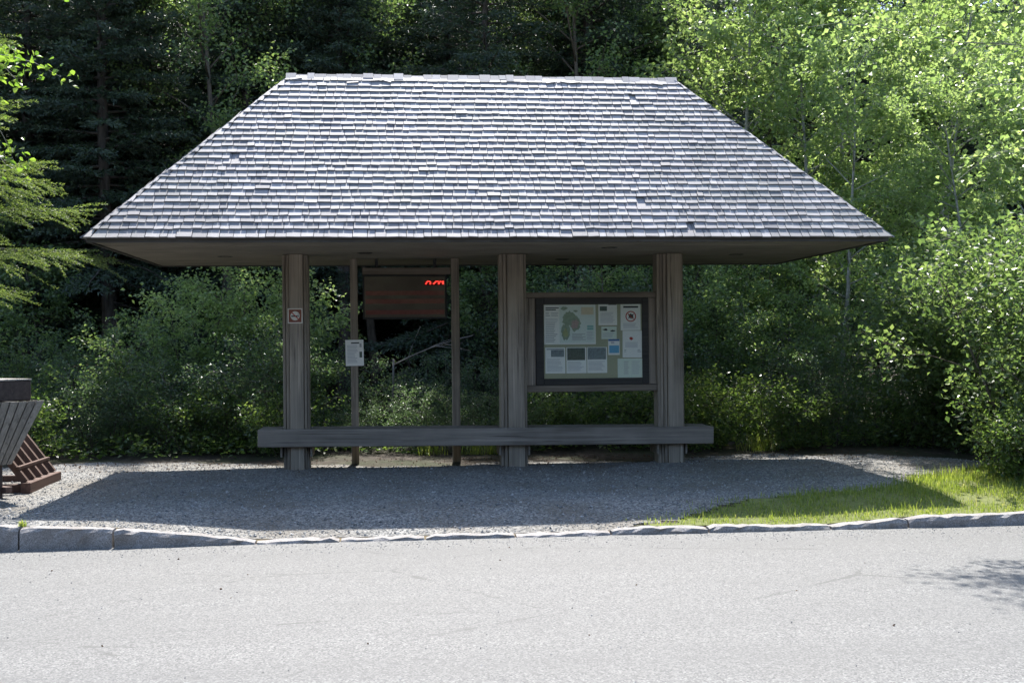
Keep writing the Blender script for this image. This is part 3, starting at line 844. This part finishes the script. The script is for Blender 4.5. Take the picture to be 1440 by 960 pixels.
# no smoking sign on the column
ns = MB(); ns.box(-.094, .094, -.002, .002, -.096, .096)
M['sign_white'] = flat('sign_white', (0.66, 0.64, 0.58), 0.5, 0.4, .05)
M['sign_brown'] = flat('sign_brown', (0.22, 0.072, 0.045), 0.5, 0.4, .1)
nso = tag(ns.build('no_smoking_sign', M['sign_white']), 'small square brown no smoking sign with white border on the column', 'sign')
nso.location = (-2.477, -.1935, 1.985)
b = MB(); b.box(-.080, .080, -.0034, -.0026, -.082, .082); b.build('brown_field', M['sign_brown'], nso)
ang = np.linspace(0, 2 * math.pi, 33)[:-1]
def disc(name, r, y, mat, cx=0, cz=0):
    V = [(cx + r * math.cos(a), y, cz + r * math.sin(a)) for a in ang] + [(cx + r * math.cos(a), y + .0006, cz + r * math.sin(a)) for a in ang]
    b = MB(); b.add(V, [tuple(range(32)), tuple(range(32, 64))[::-1]] + [(i, 32 + i, 32 + (i + 1) % 32, (i + 1) % 32) for i in range(32)])
    return b.build(name, mat, nso)
disc('white_disc', .058, -.0042, M['sign_white'])
b = MB(); b.box(-.048, .030, -.0050, -.0044, -.012, .004); b.build('cigarette', M['ink'], nso)
b = MB(); b.box(.033, .046, -.0050, -.0044, -.012, .004); b.box(.036, .042, -.0050, -.0044, .008, .028); b.build('smoke', M['ink'], nso)
b = MB(); b.box(-.062, .062, -.0058, -.0052, -.006, .006); so = b.build('slash', M['red'], nso); so.rotation_euler = (0, R(45), 0)

# ------------------------------------------------------------------ slatted bin and bike rack at the left
binr = tag(empty('slatted_bin', (-5.84, -2.3, 0)), 'flared grey slatted wooden bin with a dark boxy lid', 'bin')
binr.rotation_euler = (0, 0, R(-40))
def flare(t): return 0.40 + (0.77 - 0.40) * t           # half width from z .36 to 1.05
def flared(t): return 0.30 + (0.46 - 0.30) * t
Z0, Z1 = 0.36, 1.045
random.seed(9)
def slats(axis, sgn):
    n = 13 if axis == 'x' else 9
    for i in range(n):
        a, b_ = -1 + 2 * i / n, -1 + 2 * (i + 1) / n
        g = 0.018 if axis == 'x' else 0.018
        pts = []
        for (t, z) in ((0, Z0), (1, Z1)):
            hw, hd = flare(t), flared(t)
            for th in (0, .014):
                for e in (a + g, b_ - g):
                    pts.append((e * hw, sgn * (hd + th), z) if axis == 'x' else (sgn * (hw + th), e * hd, z))
        p = pts
        q = [p[0], p[1], p[3], p[2], p[4], p[5], p[7], p[6]]
        b = MB(); b.hexa(q); b.build('slat', M['slat'], binr)
for ax, sg in (('x', -1), ('x', 1), ('y', -1), ('y', 1)): slats(ax, sg)
b = MB()
b.hexa([(-.38, -.28, Z0 + .01), (.38, -.28, Z0 + .01), (.38, .28, Z0 + .01), (-.38, .28, Z0 + .01), (-.74, -.43, Z1 - .02), (.74, -.43, Z1 - .02), (.74, .43, Z1 - .02), (-.74, .43, Z1 - .02)])
b.build('liner', M['black'], binr)
b = MB(); b.box(-.70, .66, -.40, .38, Z1 + .004, Z1 + .215, .01)
lid = b.build('lid', M['lidwood'], binr)
b = MB(); b.box(-.70, .665, -.405, .385, Z1 + .217, Z1 + .235, .004); b.build('lid_board', M['slat'], lid)
for (lx, ly) in ((-.3, -.2), (.3, -.2), (-.3, .2), (.3, .2)):
    b = MB(); b.box(lx - .04, lx + .04, ly - .04, ly + .04, -.05, Z0 + .009, .004); b.build('leg', M['lidwood'], binr)
b = MB(); b.box(-.42, .42, -.30, -.22, .06, .12, .004); b.box(-.42, .42, .22, .30, .06, .12, .004); b.build('stretcher', M['brown'], binr)
M['liner_bag'] = flat('pale_plastic_bag', (0.55, 0.62, 0.60), 0.4, 0.5)
b = MB(); pts = []
b.tube([(-.62, -.50, Z1 + .00), (-.45, -.51, Z1 + .05), (-.30, -.505, Z1 + .025), (-.20, -.495, Z1 - .005)], [.03, .05, .04, .015], 8)
b.build('bag_edge', M['liner_bag'], binr, True)

rack = tag(empty('bike_rack', (-5.86, -1.35, 0)), 'brown wooden bike rack of slanted bars beside the slatted bin', 'bike rack')
for sx in (-1, 1):
    b = MB(); b.box(sx * .56 - .055, sx * .56 + .055, -.62, .62, -.01, .115, .006); b.build('base_beam', M['brown_y'], rack)
    for i in range(5):
        y = -.54 + i * .27
        b = MB(); x0, z0, x1, z1 = sx * .54, .117, sx * .03, .80
        dx, dz_ = x1 - x0, z1 - z0; L_ = math.hypot(dx, dz_); nx_, nz_ = -dz_ / L_ * .035, dx / L_ * .035
        b.hexa([(x0 - nx_, y - .028, z0 - nz_), (x0 + nx_, y - .028, z0 + nz_), (x0 + nx_, y + .028, z0 + nz_), (x0 - nx_, y + .028, z0 - nz_),
                (x1 - nx_, y - .028, z1 - nz_), (x1 + nx_, y - .028, z1 + nz_), (x1 + nx_, y + .028, z1 + nz_), (x1 - nx_, y + .028, z1 - nz_)])
        b.build('bar', M['brown'], rack)
    b = MB(); b.box(sx * .47 - .02, sx * .47 + .02, -.60, .60, .26, .295, .004); b.build('spacer_rail', M['brown_y'], rack)
for y in (-.5, .5):
    b = MB(); b.box(-.50, .50, y - .04, y + .04, .0, .09, .004); b.build('cross_beam', M['brown'], rack)
b = MB(); b.box(-.05, .05, -.62, .62, .802, .86, .006); b.build('ridge_beam', M['brown_y'], rack)

# ------------------------------------------------------------------ vegetation
def unit(a): return a / (np.linalg.norm(a, axis=-1, keepdims=True) + 1e-9)

def leaf_geo(base, direc, nrm, L, W, fine=False):
    """base (N,3); direc, nrm unit vectors; L, W (N,) -> verts, faces (each leaf folded on its midrib)"""
    n = len(base)
    side = unit(np.cross(direc, nrm)); up = np.cross(side, direc)
    L = L[:, None]; W = W[:, None]
    tip = base + direc * L - up * L * 0.10
    if not fine:
        r = base + direc * L * 0.42 + side * W * 0.5 + up * W * 0.16
        l = base + direc * L * 0.42 - side * W * 0.5 + up * W * 0.16
        V = np.stack([base, r, tip, l], 1).reshape(-1, 3)
        i = np.arange(n) * 4
        F = np.concatenate([np.stack([i, i + 1, i + 2], 1), np.stack([i, i + 2, i + 3], 1)])
        return V, F
    r1 = base + direc * L * 0.22 + side * W * 0.46 + up * W * 0.12
    r2 = base + direc * L * 0.58 + side * W * 0.38 + up * W * 0.12
    l1 = base + direc * L * 0.22 - side * W * 0.46 + up * W * 0.12
    l2 = base + direc * L * 0.58 - side * W * 0.38 + up * W * 0.12
    V = np.stack([base, r1, r2, tip, l2, l1], 1).reshape(-1, 3)
    i = np.arange(n) * 6
    F = np.concatenate([np.stack([i, i + 1, i + 2, i + 3], 1), np.stack([i, i + 3, i + 4, i + 5], 1)])
    return V, F

def curve(p0, d0, length, n, bend, r, wig=0.12):
    """polyline that starts at p0 along d0 and bends by `bend` (vector) over its length"""
    pts = [np.array(p0, float)]; d = np.array(d0, float); st = length / (n - 1)
    for i in range(n - 1):
        d = d + np.array(bend) / (n - 1) + r.normal(0, wig, 3) / math.sqrt(n)
        d = d / np.linalg.norm(d)
        pts.append(pts[-1] + d * st)
    return np.array(pts)

def along(pts, t):
    x = t * (len(pts) - 1); i = np.minimum(x.astype(int), len(pts) - 2); f = (x - i)[:, None]
    return pts[i] * (1 - f) + pts[i + 1] * f

def broadleaf(seed, height, trunk_r, stems, crown_lo, spread, n_limb, n_sub, n_leaf, L, W, mats, name, lean=0.1, clump=0.11, fine=False, up=0.55, droop=0.15):
    """trunk(s) with limbs and sub-branches, leaves clustered along the sub-branches; returns (wood mesh, leaf mesh)"""
    r = np.random.default_rng(seed)
    wood_ = MB(); subs = []; wts = []
    for s in range(stems):
        a = r.uniform(0, 6.28); off = 0.0 if stems == 1 else 0.12 + 0.05 * stems * r.random()
        ln = lean if stems == 1 else lean + 0.28 * r.random()
        h = height * (1.0 if s == 0 else r.uniform(0.6, 1.0))
        tp = curve((off * math.cos(a), off * math.sin(a), -0.1), (ln * math.cos(a), ln * math.sin(a), 1), h, 9, (0.15 * math.cos(a) * ln, 0.15 * math.sin(a) * ln, 0.1), r, 0.10)
        tr = trunk_r * (1 if s == 0 else r.uniform(.6, .95))
        wood_.tube(tp, np.linspace(tr, tr * 0.12, 9), 7)
        subs.append(tp[5:]); wts.append(0.5)
        for k in range(n_limb):
            t = crown_lo + (0.97 - crown_lo) * ((k + r.random()) / n_limb)
            p = along(tp, np.array([t]))[0]; az = k * 2.4 + r.uniform(-.6, .6)
            prof = math.sin(math.pi * min(1, 0.18 + 0.80 * (1 - (t - crown_lo) / (1 - crown_lo + 1e-6)))) ** 0.8
            ll = spread * prof * r.uniform(0.65, 1.15) + 0.15
            el = up * r.uniform(0.5, 1.3) + 0.5 * t
            lp = curve(p, (math.cos(az), math.sin(az), el), ll, 6, (0, 0, r.uniform(-0.5, 0.25) - droop), r, 0.2)
            lr = max(0.006, tr * 0.42 * (1 - t * 0.75))
            wood_.tube(lp, np.linspace(lr, lr * 0.25, 6), 5)
            subs.append(lp[2:]); wts.append(ll * .5)
            for q in range(n_sub):
                tt = r.uniform(0.25, 1.0); sp = along(lp, np.array([tt]))[0]
                d = unit(lp[-1] - lp[0]) + r.normal(0, 0.65, 3) + np.array([0, 0, 0.12])
                sl = ll * r.uniform(0.25, 0.5)
                sbp = curve(sp, unit(d), sl, 4, (0, 0, -0.25 - droop), r, 0.25)
                wood_.tube(sbp, np.linspace(max(.004, lr * 0.35), .0022, 4), 4, False)
                subs.append(sbp); wts.append(sl)
    wts = np.array(wts); wts /= wts.sum()
    pick = r.choice(len(subs), n_leaf, p=wts)
    base = np.zeros((n_leaf, 3))
    for i in np.unique(pick):
        m = pick == i
        base[m] = along(subs[i], r.uniform(0.1, 1.0, m.sum()))
    base += r.normal(0, clump, (n_leaf, 3)) * np.array([1, 1, 0.75])
    direc = unit(r.normal(0, 1, (n_leaf, 3)) * np.array([1, 1, 0.5]) + np.array([0, 0, -0.35]))
    nrm = unit(r.normal(0, 0.75, (n_leaf, 3)) + np.array([0, 0, 0.75]))
    nrm = unit(nrm - direc * (nrm * direc).sum(1, keepdims=True))
    V, F = leaf_geo(base, direc, nrm, L * r.uniform(.65, 1.2, n_leaf), W * r.uniform(.7, 1.15, n_leaf), fine)
    return wood_.mesh(name + '_wood', mats[0], True), np_mesh(name + '_leaves', V, [F], mats[1])

def conifer(seed, height, trunk_r, reach, lo, n_br, tw_step, needles, nl, nw, mats, name, azs=None, droop=0.35, trunk=True, dead=0):
    """spruce: whorled drooping branches carrying flat sprays of needle blades"""
    r = np.random.default_rng(seed)
    wood_ = MB()
    tp = curve((0, 0, -0.2), (0, 0, 1), height, 10, (0, 0, 0.2), r, 0.03)
    wood_.tube(tp, np.linspace(trunk_r, 0.02, 10), 8)
    P, D, LN = [], [], []
    for k in range(n_br):
        t = lo + (0.985 - lo) * (k + r.random()) / n_br
        p = along(tp, np.array([t]))[0]
        az = r.uniform(*azs) if azs else k * 2.399 + r.uniform(-.5, .5)
        ll = reach * ((1 - t) / (1 - lo)) ** 0.75 * r.uniform(0.65, 1.15) + 0.25
        el = 0.35 * t - 0.12 + r.uniform(-.12, .12)
        bp = curve(p, (math.cos(az), math.sin(az), el), ll, 7, (0, 0, -droop * (1.1 - t) + 0.12), r, 0.10)
        br = 0.012 + 0.012 * ll
        wood_.tube(bp, np.linspace(br, 0.003, 7), 4, False)
        nt = max(3, int(ll / tw_step))
        ts = np.linspace(0.14, 1.0, nt)
        pts = along(bp, ts); dirs = unit(along(bp, np.minimum(ts + 0.08, 1)) - along(bp, np.maximum(ts - 0.08, 0)))
        for sgn in (-1, 1):
            sd = unit(np.cross(dirs, np.array([0, 0, 1.0]))) * sgn
            dd = unit(dirs * 0.75 + sd * r.uniform(0.6, 1.0, (nt, 1)) + np.array([0, 0, -0.14]) + r.normal(0, 0.13, (nt, 3)))
            tl = (0.12 + 0.30 * ll * np.sin(np.clip(0.25 + 0.75 * (1 - ts), 0, 1) * math.pi * 0.62)) * r.uniform(.6, 1.15, nt)
            P.append(pts); D.append(dd); LN.append(np.clip(tl, 0.08, 0.75))
        P.append(pts[-1:]); D.append(dirs[-1:]); LN.append(np.array([0.22]))
    for k in range(dead):
        t = r.uniform(0.08, lo + .08); p = along(tp, np.array([t]))[0]; az = r.uniform(0, 6.28)
        bp = curve(p, (math.cos(az), math.sin(az), r.uniform(-.3, .2)), r.uniform(.5, 1.5), 5, (0, 0, -.3), r, .2)
        wood_.tube(bp, np.linspace(.014, .003, 5), 4, False)
    P, D, LN = np.concatenate(P), np.concatenate(D), np.concatenate(LN)
    m = np.maximum(2, (needles * LN / 0.35).astype(int))
    idx = np.repeat(np.arange(len(P)), m)
    n = len(idx)
    s = r.uniform(0, 1, n)
    ax = D[idx]
    base = P[idx] + ax * (s * LN[idx])[:, None] + np.array([0, 0, -0.10]) * ((s * LN[idx]) ** 2)[:, None]
    off = unit(np.cross(ax, r.normal(0, 1, (n, 3))))
    direc = unit(ax * 0.85 + off * 0.75 + np.array([0, 0, 0.05]))
    nrm = unit(np.cross(direc, r.normal(0, 1, (n, 3))))
    V, F = leaf_geo(base, direc, nrm, nl * r.uniform(.7, 1.25, n), np.full(n, nw))
    return wood_.mesh(name + '_wood', mats[0], True), np_mesh(name + '_needles', V, [F], mats[1])

def plant(kind, meshes, loc, rz, sc, label, cat, group=None, names=('trunk', 'crown'), tilt=(0, 0)):
    root = empty(kind, (loc[0], loc[1], float(gz(loc[0], loc[1])) - 0.02))
    root.rotation_euler = (tilt[0], tilt[1], rz); root.scale = (sc, sc, sc) if not isinstance(sc, tuple) else sc
    for nm, me in zip(names, meshes): obj(nm, me, root)
    return tag(root, label, cat, group)

rr = random.Random(31)
# --- dark spruces of the wood behind
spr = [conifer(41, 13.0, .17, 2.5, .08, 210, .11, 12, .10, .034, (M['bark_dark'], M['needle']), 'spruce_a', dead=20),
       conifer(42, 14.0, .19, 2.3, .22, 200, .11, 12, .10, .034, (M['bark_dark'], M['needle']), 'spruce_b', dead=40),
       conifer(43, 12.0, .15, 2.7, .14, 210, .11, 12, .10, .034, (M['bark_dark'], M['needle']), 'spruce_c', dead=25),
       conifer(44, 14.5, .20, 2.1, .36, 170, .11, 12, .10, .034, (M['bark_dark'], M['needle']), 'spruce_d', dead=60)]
spots = []
for row, (y, x0, x1, st) in enumerate(((9.6, -11.0, 13.5, 2.3), (12.0, -12.5, 16, 2.1), (14.8, -13.5, 18, 2.2), (18.0, -15, 20, 2.4), (22, -17, 23, 2.6), (26.5, -20, 27, 2.4), (30, -22, 31, 2.4))):
    x = x0
    if row < 4: x1 = (4.2, 4.6, 5.4, 7.0)[row]
    while x < x1:
        spots.append((x + rr.uniform(-.6, .6), y + rr.uniform(-.9, .9), row)); x += st
for i, (x, y, row) in enumerate(spots):
    v = rr.choice((1, 3, 1, 0, 2)) if row < 1 else (rr.randrange(4) if row < 4 else rr.choice((0, 2)))
    look = ('broad dark spruce with low boughs', 'tall dark spruce with a bare lower trunk', 'wide drooping dark spruce', 'high crowned spruce with long bare trunk')[v]
    rank = ('in the first rank behind the thicket', 'in the second rank of the wood', 'in the third rank of the wood', 'deep in the wood', 'at the dark back of the wood', 'at the dark back of the wood', 'farthest back in the wood')[row]
    plant('spruce_tree', spr[v], (x, y), rr.uniform(0, 6.28), rr.uniform(.82, 1.05) * (1.25 if row > 4 else 1), look + ' ' + rank, 'spruce', 'spruces of the wood behind the shelter')

# --- broadleaf saplings and shrubs behind the shelter
SH = [broadleaf(61, 2.3, .022, 5, .22, .75, 9, 4, 4000, .075, .045, (M['bark_shrub'], M['leaf_shrub']), 'shrub_a', clump=.085),
      broadleaf(62, 2.9, .026, 4, .25, .9, 10, 4, 4300, .085, .05, (M['bark_shrub'], M['leaf_shrub']), 'shrub_b', clump=.09),
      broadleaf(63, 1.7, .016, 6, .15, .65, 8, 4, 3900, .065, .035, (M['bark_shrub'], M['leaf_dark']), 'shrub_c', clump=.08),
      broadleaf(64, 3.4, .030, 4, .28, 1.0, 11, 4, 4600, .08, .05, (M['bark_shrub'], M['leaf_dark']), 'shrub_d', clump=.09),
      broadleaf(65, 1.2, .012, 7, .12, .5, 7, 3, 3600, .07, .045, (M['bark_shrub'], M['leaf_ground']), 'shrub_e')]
LBL = {0: ('leafy_shrub', 'mid green leafy shrub at the edge of the wood', 'mid green shrubs along the edge of the wood'),
       1: ('leafy_shrub', 'tall broad leaved green shrub in the thicket', 'tall green shrubs of the thicket'),
       2: ('dark_shrub', 'low dark small leaved shrub in the thicket', 'low dark shrubs of the thicket'),
       3: ('dark_shrub', 'tall dark leaved shrub with thin stems in the thicket', 'tall dark shrubs of the thicket'),
       4: ('low_bush', 'knee high bright leafy bush at the gravel edge', 'knee high bushes at the gravel edge')}
def zone(x):
    for lim, z_ in ((-4.8, 'behind the bike rack and bin'), (-2.4, 'beyond the no smoking column'), (-.2, 'behind the electronic display'), (2.4, 'behind the notice board'), (4.6, 'past the end of the bench'), (99, 'below the aspens')):
        if x < lim: return z_
def shrub(v, x, y, sc=1.0):
    nm, lb, gp = LBL[v]
    z_ = zone(x)
    lb = lb + ' ' + z_; gp = gp + ' ' + z_
    plant(nm, SH[v], (x, y), rr.uniform(0, 6.28), sc, lb, 'shrub', gp, ('stems', 'foliage'))
# low front row
x = -8.6
while x < 9.0:
    if not (-6.9 < x < -4.6 and rr.random() < .3): shrub(2 if -2.2 < x < .6 else rr.choice((4, 4, 2)), x, 2.3 + rr.uniform(-.45, .5) - max(0, x - 4.2) * .35, rr.uniform(.4, .62) if -2.2 < x < .6 else rr.uniform(.6, 1.0))
    x += rr.uniform(.62, .95)
# middle rows, a gap of deep shade in the middle
x = -9.5
while x < 10.5:
    hole = -2.0 < x < 0.75
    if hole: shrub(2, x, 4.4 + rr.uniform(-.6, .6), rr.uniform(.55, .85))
    else: shrub(rr.choice((0, 0, 1, 2, 3)), x, 3.9 + rr.uniform(-.8, .8) - max(0, x - 5) * .3, rr.uniform(.6, .95) if x < -2.4 else rr.uniform(.75, 1.02))
    x += rr.uniform(.75, 1.1)
x = -10
while x < 12:
    hole = -2.3 < x < 0.9
    if not hole: shrub(rr.choice((1, 1, 3, 3, 0)), x, 6.2 + rr.uniform(-.9, .9), rr.uniform(.5, .78) if x < -2.4 else rr.uniform(.8, 1.05))
    x += rr.uniform(.95, 1.4)

# --- saplings with brighter tops
SAP = [broadleaf(71, 4.6, .035, 2, .35, 1.1, 12, 4, 5200, .085, .06, (M['bark_shrub'], M['leaf_shrub']), 'sapling_a'),
       broadleaf(72, 4.0, .03, 3, .35, 1.0, 11, 4, 5000, .085, .06, (M['bark_shrub'], M['leaf_aspen']), 'sapling_b')]
for (v, x, y, sc) in ((1, -4.6, 4.6, .86), (1, -3.3, 4.9, .88), (0, -7.5, 7.4, .95), (0, 1.2, 6.8, .9), (1, 2.3, 6.4, .9), (0, 3.6, 7.2, 1.0), (1, 4.9, 5.2, .9), (0, 6.2, 5.8, 1.0), (1, 4.3, 4.6, .72)):
    plant('sapling', SAP[v], (x, y), rr.uniform(0, 6.28), sc, ('slender sapling with dull green leaves ', 'slender sapling with bright yellow green leaves ')[v] + zone(x), 'sapling',
          ('dull green saplings of the thicket', 'bright green saplings of the thicket')[v], ('trunk', 'crown'))

# --- aspens at the right and the broadleaf trees at the edge of the wood
ASP = [broadleaf(81, 9.0, .065, 1, .14, 2.3, 30, 7, 9800, .100, .086, (M['bark_pale'], M['leaf_aspen']), 'aspen_a', lean=.16, clump=.095),
       broadleaf(82, 8.0, .06, 1, .12, 2.2, 28, 7, 9800, .100, .086, (M['bark_pale'], M['leaf_aspen']), 'aspen_b', lean=.10, clump=.095),
       broadleaf(83, 10.0, .11, 1, .35, 2.2, 24, 6, 12000, .085, .065, (M['bark_shrub'], M['leaf_shrub']), 'maple_a', lean=.05, clump=.17),
       broadleaf(84, 7.2, .045, 1, .40, 2.0, 24, 7, 11000, .066, .058, (M['bark_pale'], M['leaf_aspen']), 'aspen_c', lean=.12, clump=.11)]
for (v, x, y, rz, sc, lb) in ((0, 8.1, 2.6, .3, .66, 'bright green aspen standing just beyond the roof corner'), (1, 9.6, 2.0, 2.0, .72, 'bright green aspen standing behind the large bush'),
                          (0, 8.6, 5.4, 3.9, .95, 'tall aspen in the second row beyond the roof corner'), (1, 6.5, 4.8, 5.0, .84, 'aspen rising beyond the sloping hip of the shelter roof'),
                          (0, 11.0, 6.0, 1.2, 1.1, 'tall aspen in the second row beyond the large bush'), (1, 9.2, -.2, 4.4, .55, 'short leafy aspen nearest the lawn behind the large bush'),
                          (0, 5.6, 8.0, 2.6, 1.1, 'aspen between the spruces and the shelter roof hip'), (1, 8.2, 9.0, .9, 1.35, 'tallest aspen at the back of the aspen stand'),
                          (0, 11.4, 10.5, 5.2, 1.35, 'very tall aspen at the back corner of the aspen stand'), (1, 7.2, 6.6, 3.0, 1.05, 'aspen in the middle of the aspen stand'),
                          (3, 8.15, -1.5, 0.0, 1.2, 'thin aspen rising out of the large bush and overhanging the road')):
    plant('aspen_tree', ASP[v], (x, y), rz, sc, lb, 'aspen', 'aspens crowding the side of the shelter', ('trunk', 'crown'), (.05, -.27) if v == 3 else (0, 0))
for (x, y, rz, sc, w_) in ((-4.3, 8.6, .5, 1.0, 'beyond the no smoking column'), (2.6, 9.0, 2.2, 1.0, 'beyond the notice board'), (6.2, 8.8, 4.0, 1.05, 'next to the aspens'), (-1.6, 10.5, 1.0, 1.05, 'beyond the electronic display')):
    plant('broadleaf_tree', ASP[2], (x, y), rz, sc, 'open crowned broadleaf tree among the dark spruces ' + w_, 'tree', 'broadleaf trees among the spruces')
# the wood on the far side of the road, seen in the reflections
for i in range(24):
    x, y = -26 + i * 2.3 + rr.uniform(-.5, .5), -30 - 2.5 * (i % 2) + rr.uniform(-.8, .8)
    t_ = plant('spruce_tree', spr[(0, 0, 2)[i % 3]], (x, y), rr.uniform(0, 6.28), rr.uniform(.9, 1.1), 'sunlit spruce in the row along the opposite side of the road', 'spruce', 'spruces across the road')
    t_.location.z = ROAD_Z + 0.36 * (-y - 25.5)

# --- big bush at the right reaching the lawn
BB = broadleaf(91, 2.7, .03, 8, .06, 1.0, 13, 5, 13500, .078, .06, (M['bark_shrub'], M['leaf_shrub']), 'big_bush', clump=.11)
for (x, y, rz, sc, lb) in ((6.55, -2.4, .4, 1.02, 'large dense leafy bush rising straight from the lawn edge'), (7.4, -1.3, 2.0, 1.15, 'tall dense bush behind the large bush at the lawn edge'), (7.2, .6, 4.0, 1.1, 'dense round bush standing between the gravel pad and the aspens')):
    plant('large_bush', BB, (x, y), rz, sc, lb, 'bush', None, ('stems', 'foliage'))

for (x, y, sc) in ((5.75, -2.55, .7), (6.1, -3.0, .8), (6.6, -3.2, .9), (7.1, -3.2, .9)):
    plant('low_bush', SH[4], (x, y), rr.uniform(0, 6.28), sc, 'low leafy bush skirting the foot of the large bush on the lawn', 'shrub', 'low bushes around the large bush', ('stems', 'foliage'))
# --- spruce and birch at the left whose branches reach into view
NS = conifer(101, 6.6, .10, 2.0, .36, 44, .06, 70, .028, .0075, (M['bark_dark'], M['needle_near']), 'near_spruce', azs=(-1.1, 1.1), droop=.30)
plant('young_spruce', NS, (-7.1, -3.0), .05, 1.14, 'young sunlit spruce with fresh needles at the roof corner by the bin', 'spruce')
NB = broadleaf(102, 7.5, .09, 1, .26, 2.3, 24, 7, 6500, .085, .066, (M['bark_pale'], M['leaf_birch']), 'near_birch', clump=.10, fine=True, droop=.45)
plant('birch_tree', NB, (-6.95, -3.95), 1.0, 1.0, 'birch with large bright leaves hanging beside the young spruce', 'birch')

# --- dead branch in the shade behind the display
db = MB(); r = np.random.default_rng(3)
m0 = curve((0, 0, 0), (.75, 0, .42), 1.35, 7, (.2, 0, -.12), r, .08); db.tube(m0, np.linspace(.014, .004, 7), 5)
for t, dx_, dz2, ln in ((.2, .35, .9, .55), (.5, .9, .2, .5), (.65, .8, -.2, .45), (.4, .9, .55, .6), (.8, .9, .35, .3), (.55, .95, -.05, .6)):
    p = along(m0, np.array([t]))[0]; db.tube(curve(p, unit(np.array([dx_, r.normal(0, .2), dz2])), ln, 4, (0, 0, -.1), r, .12), np.linspace(.007, .002, 4), 4)
dbo = db.build('dead_branch', M['dead'], None, True)
dbo.location = (-1.25, 3.2, 1.28)
tag(dbo, 'bare bleached dead branch in the shade below the electronic display', 'branch')
st_ = MB(); st_.tube(curve((-.02, .02, -1.5), (.02, 0, 1), 1.6, 5, (0, 0, 0), r, .03), np.linspace(.022, .016, 5), 6); st_.build('stem', M['dead'], dbo, True)

# --- ground cover
def cover(name, n, xr, yr, hmax, L, W, mat, label, cat, keep=None, seed=5):
    r = np.random.default_rng(seed)
    npl = n // 14
    px_, py_ = r.uniform(*xr, npl), r.uniform(*yr, npl)
    if keep is not None:
        kk = keep(px_, py_); px_, py_ = px_[kk], py_[kk]
    hh = hmax * r.uniform(.25, 1, len(px_))
    i = np.repeat(np.arange(len(px_)), 14); n = len(i)
    base = np.stack([px_[i] + r.normal(0, .10, n), py_[i] + r.normal(0, .10, n), gz(px_[i], py_[i]) + hh[i] * r.uniform(.2, 1, n)], 1)
    direc = unit(r.normal(0, 1, (n, 3)) * np.array([1, 1, .3]) + np.array([0, 0, -.1])); nrm = unit(r.normal(0, .45, (n, 3)) + np.array([0, 0, 1]))
    nrm = unit(nrm - direc * (nrm * direc).sum(1, keepdims=True))
    V, F = leaf_geo(base, direc, nrm, L * r.uniform(.6, 1.2, n), W * r.uniform(.7, 1.1, n))
    tag(obj(name, np_mesh(name, V, [F], mat)), label, cat, kind='stuff')
cover('undergrowth', 34000, (-11, 11), (1.3, 8.5), .42, .095, .06, M['leaf_ground'], 'low leafy plants covering the ground at the foot of the thicket', 'undergrowth',
      lambda x, y: y > 1.75 + 0.5 * wob(x, y) - np.clip(x - 4, 0, 9) * .5)
def blades(name, X, Y, h, w, mat, label, seed=8, lean=.35):
    r = np.random.default_rng(seed); n = len(X)
    Z = gz(X, Y) + 0.01
    a = r.uniform(0, 6.28, n); d = np.stack([np.cos(a), np.sin(a), np.zeros(n)], 1); sd = np.stack([-np.sin(a), np.cos(a), np.zeros(n)], 1)
    b0 = np.stack([X, Y, Z], 1); ln = (lean * r.uniform(.2, 1.6, n) * h)[:, None]; H = h[:, None] * np.array([0, 0, 1.0]); W = w[:, None]
    m = b0 + H * .6 + d * ln * .35; t = b0 + H + d * ln
    V = np.stack([b0 - sd * W / 2, b0 + sd * W / 2, m + sd * W * .4, t, m - sd * W * .4], 1).reshape(-1, 3)
    i = np.arange(n) * 5
    return tag(obj(name, np_mesh(name, V, [np.stack([i, i + 1, i + 2, i + 4], 1), np.stack([i + 4, i + 2, i + 3], 1)], mat)), label, 'grass', kind='stuff')
r = np.random.default_rng(12)
X, Y = r.uniform(1.0, 9.5, 90000), r.uniform(-4.47, -.4, 90000)
jx, jy = r.normal(0, .10, len(X)), r.normal(0, .12, len(X))
patch = np.sin(3.1 * X + 1.7 * Y) * np.sin(4.3 * Y - 2.2 * X + .7) + .5 * np.sin(9 * X + 5 * Y)
k_ = in_lawn(X + jx, Y + jy - .04) & (patch + r.uniform(0, 1.6, len(X)) > .25); X, Y = X[k_], Y[k_]
hgt = r.uniform(.02, .05, len(X)) * np.where(r.random(len(X)) < .06, 2.3, 1) * (1 + .8 * np.clip((Y + 4.0) / 1.4, 0, 1))
blades('grass', X, Y, hgt, r.uniform(.004, .008, len(X)), M['grass'], 'short sunlit green grass of the verge between kerb and bush')
# tufts at the gravel edge and behind the bench
cx_ = np.array([(-.7, 1.75), (-.1, 1.7), (.2, 1.65), (4.0, 1.35), (4.12, 1.3), (-4.57, -4.50), (-4.57, -4.54)])
X = np.concatenate([r.normal(c[0], .12 if c[1] > -4 else .012, 90 if c[1] > -4 else 25) for c in cx_]); Y = np.concatenate([r.normal(c[1], .09 if c[1] > -4 else .02, 90 if c[1] > -4 else 25) for c in cx_])
blades('grass_tufts', X, Y, r.uniform(.08, .26, len(X)) * np.where(Y < -4, .3, 1), r.uniform(.005, .010, len(X)), M['grass'], 'longer grass tufts at the back edge of the gravel', 9, .6)
for o_ in C.objects:
    if 'c' in o_: del o_['c']
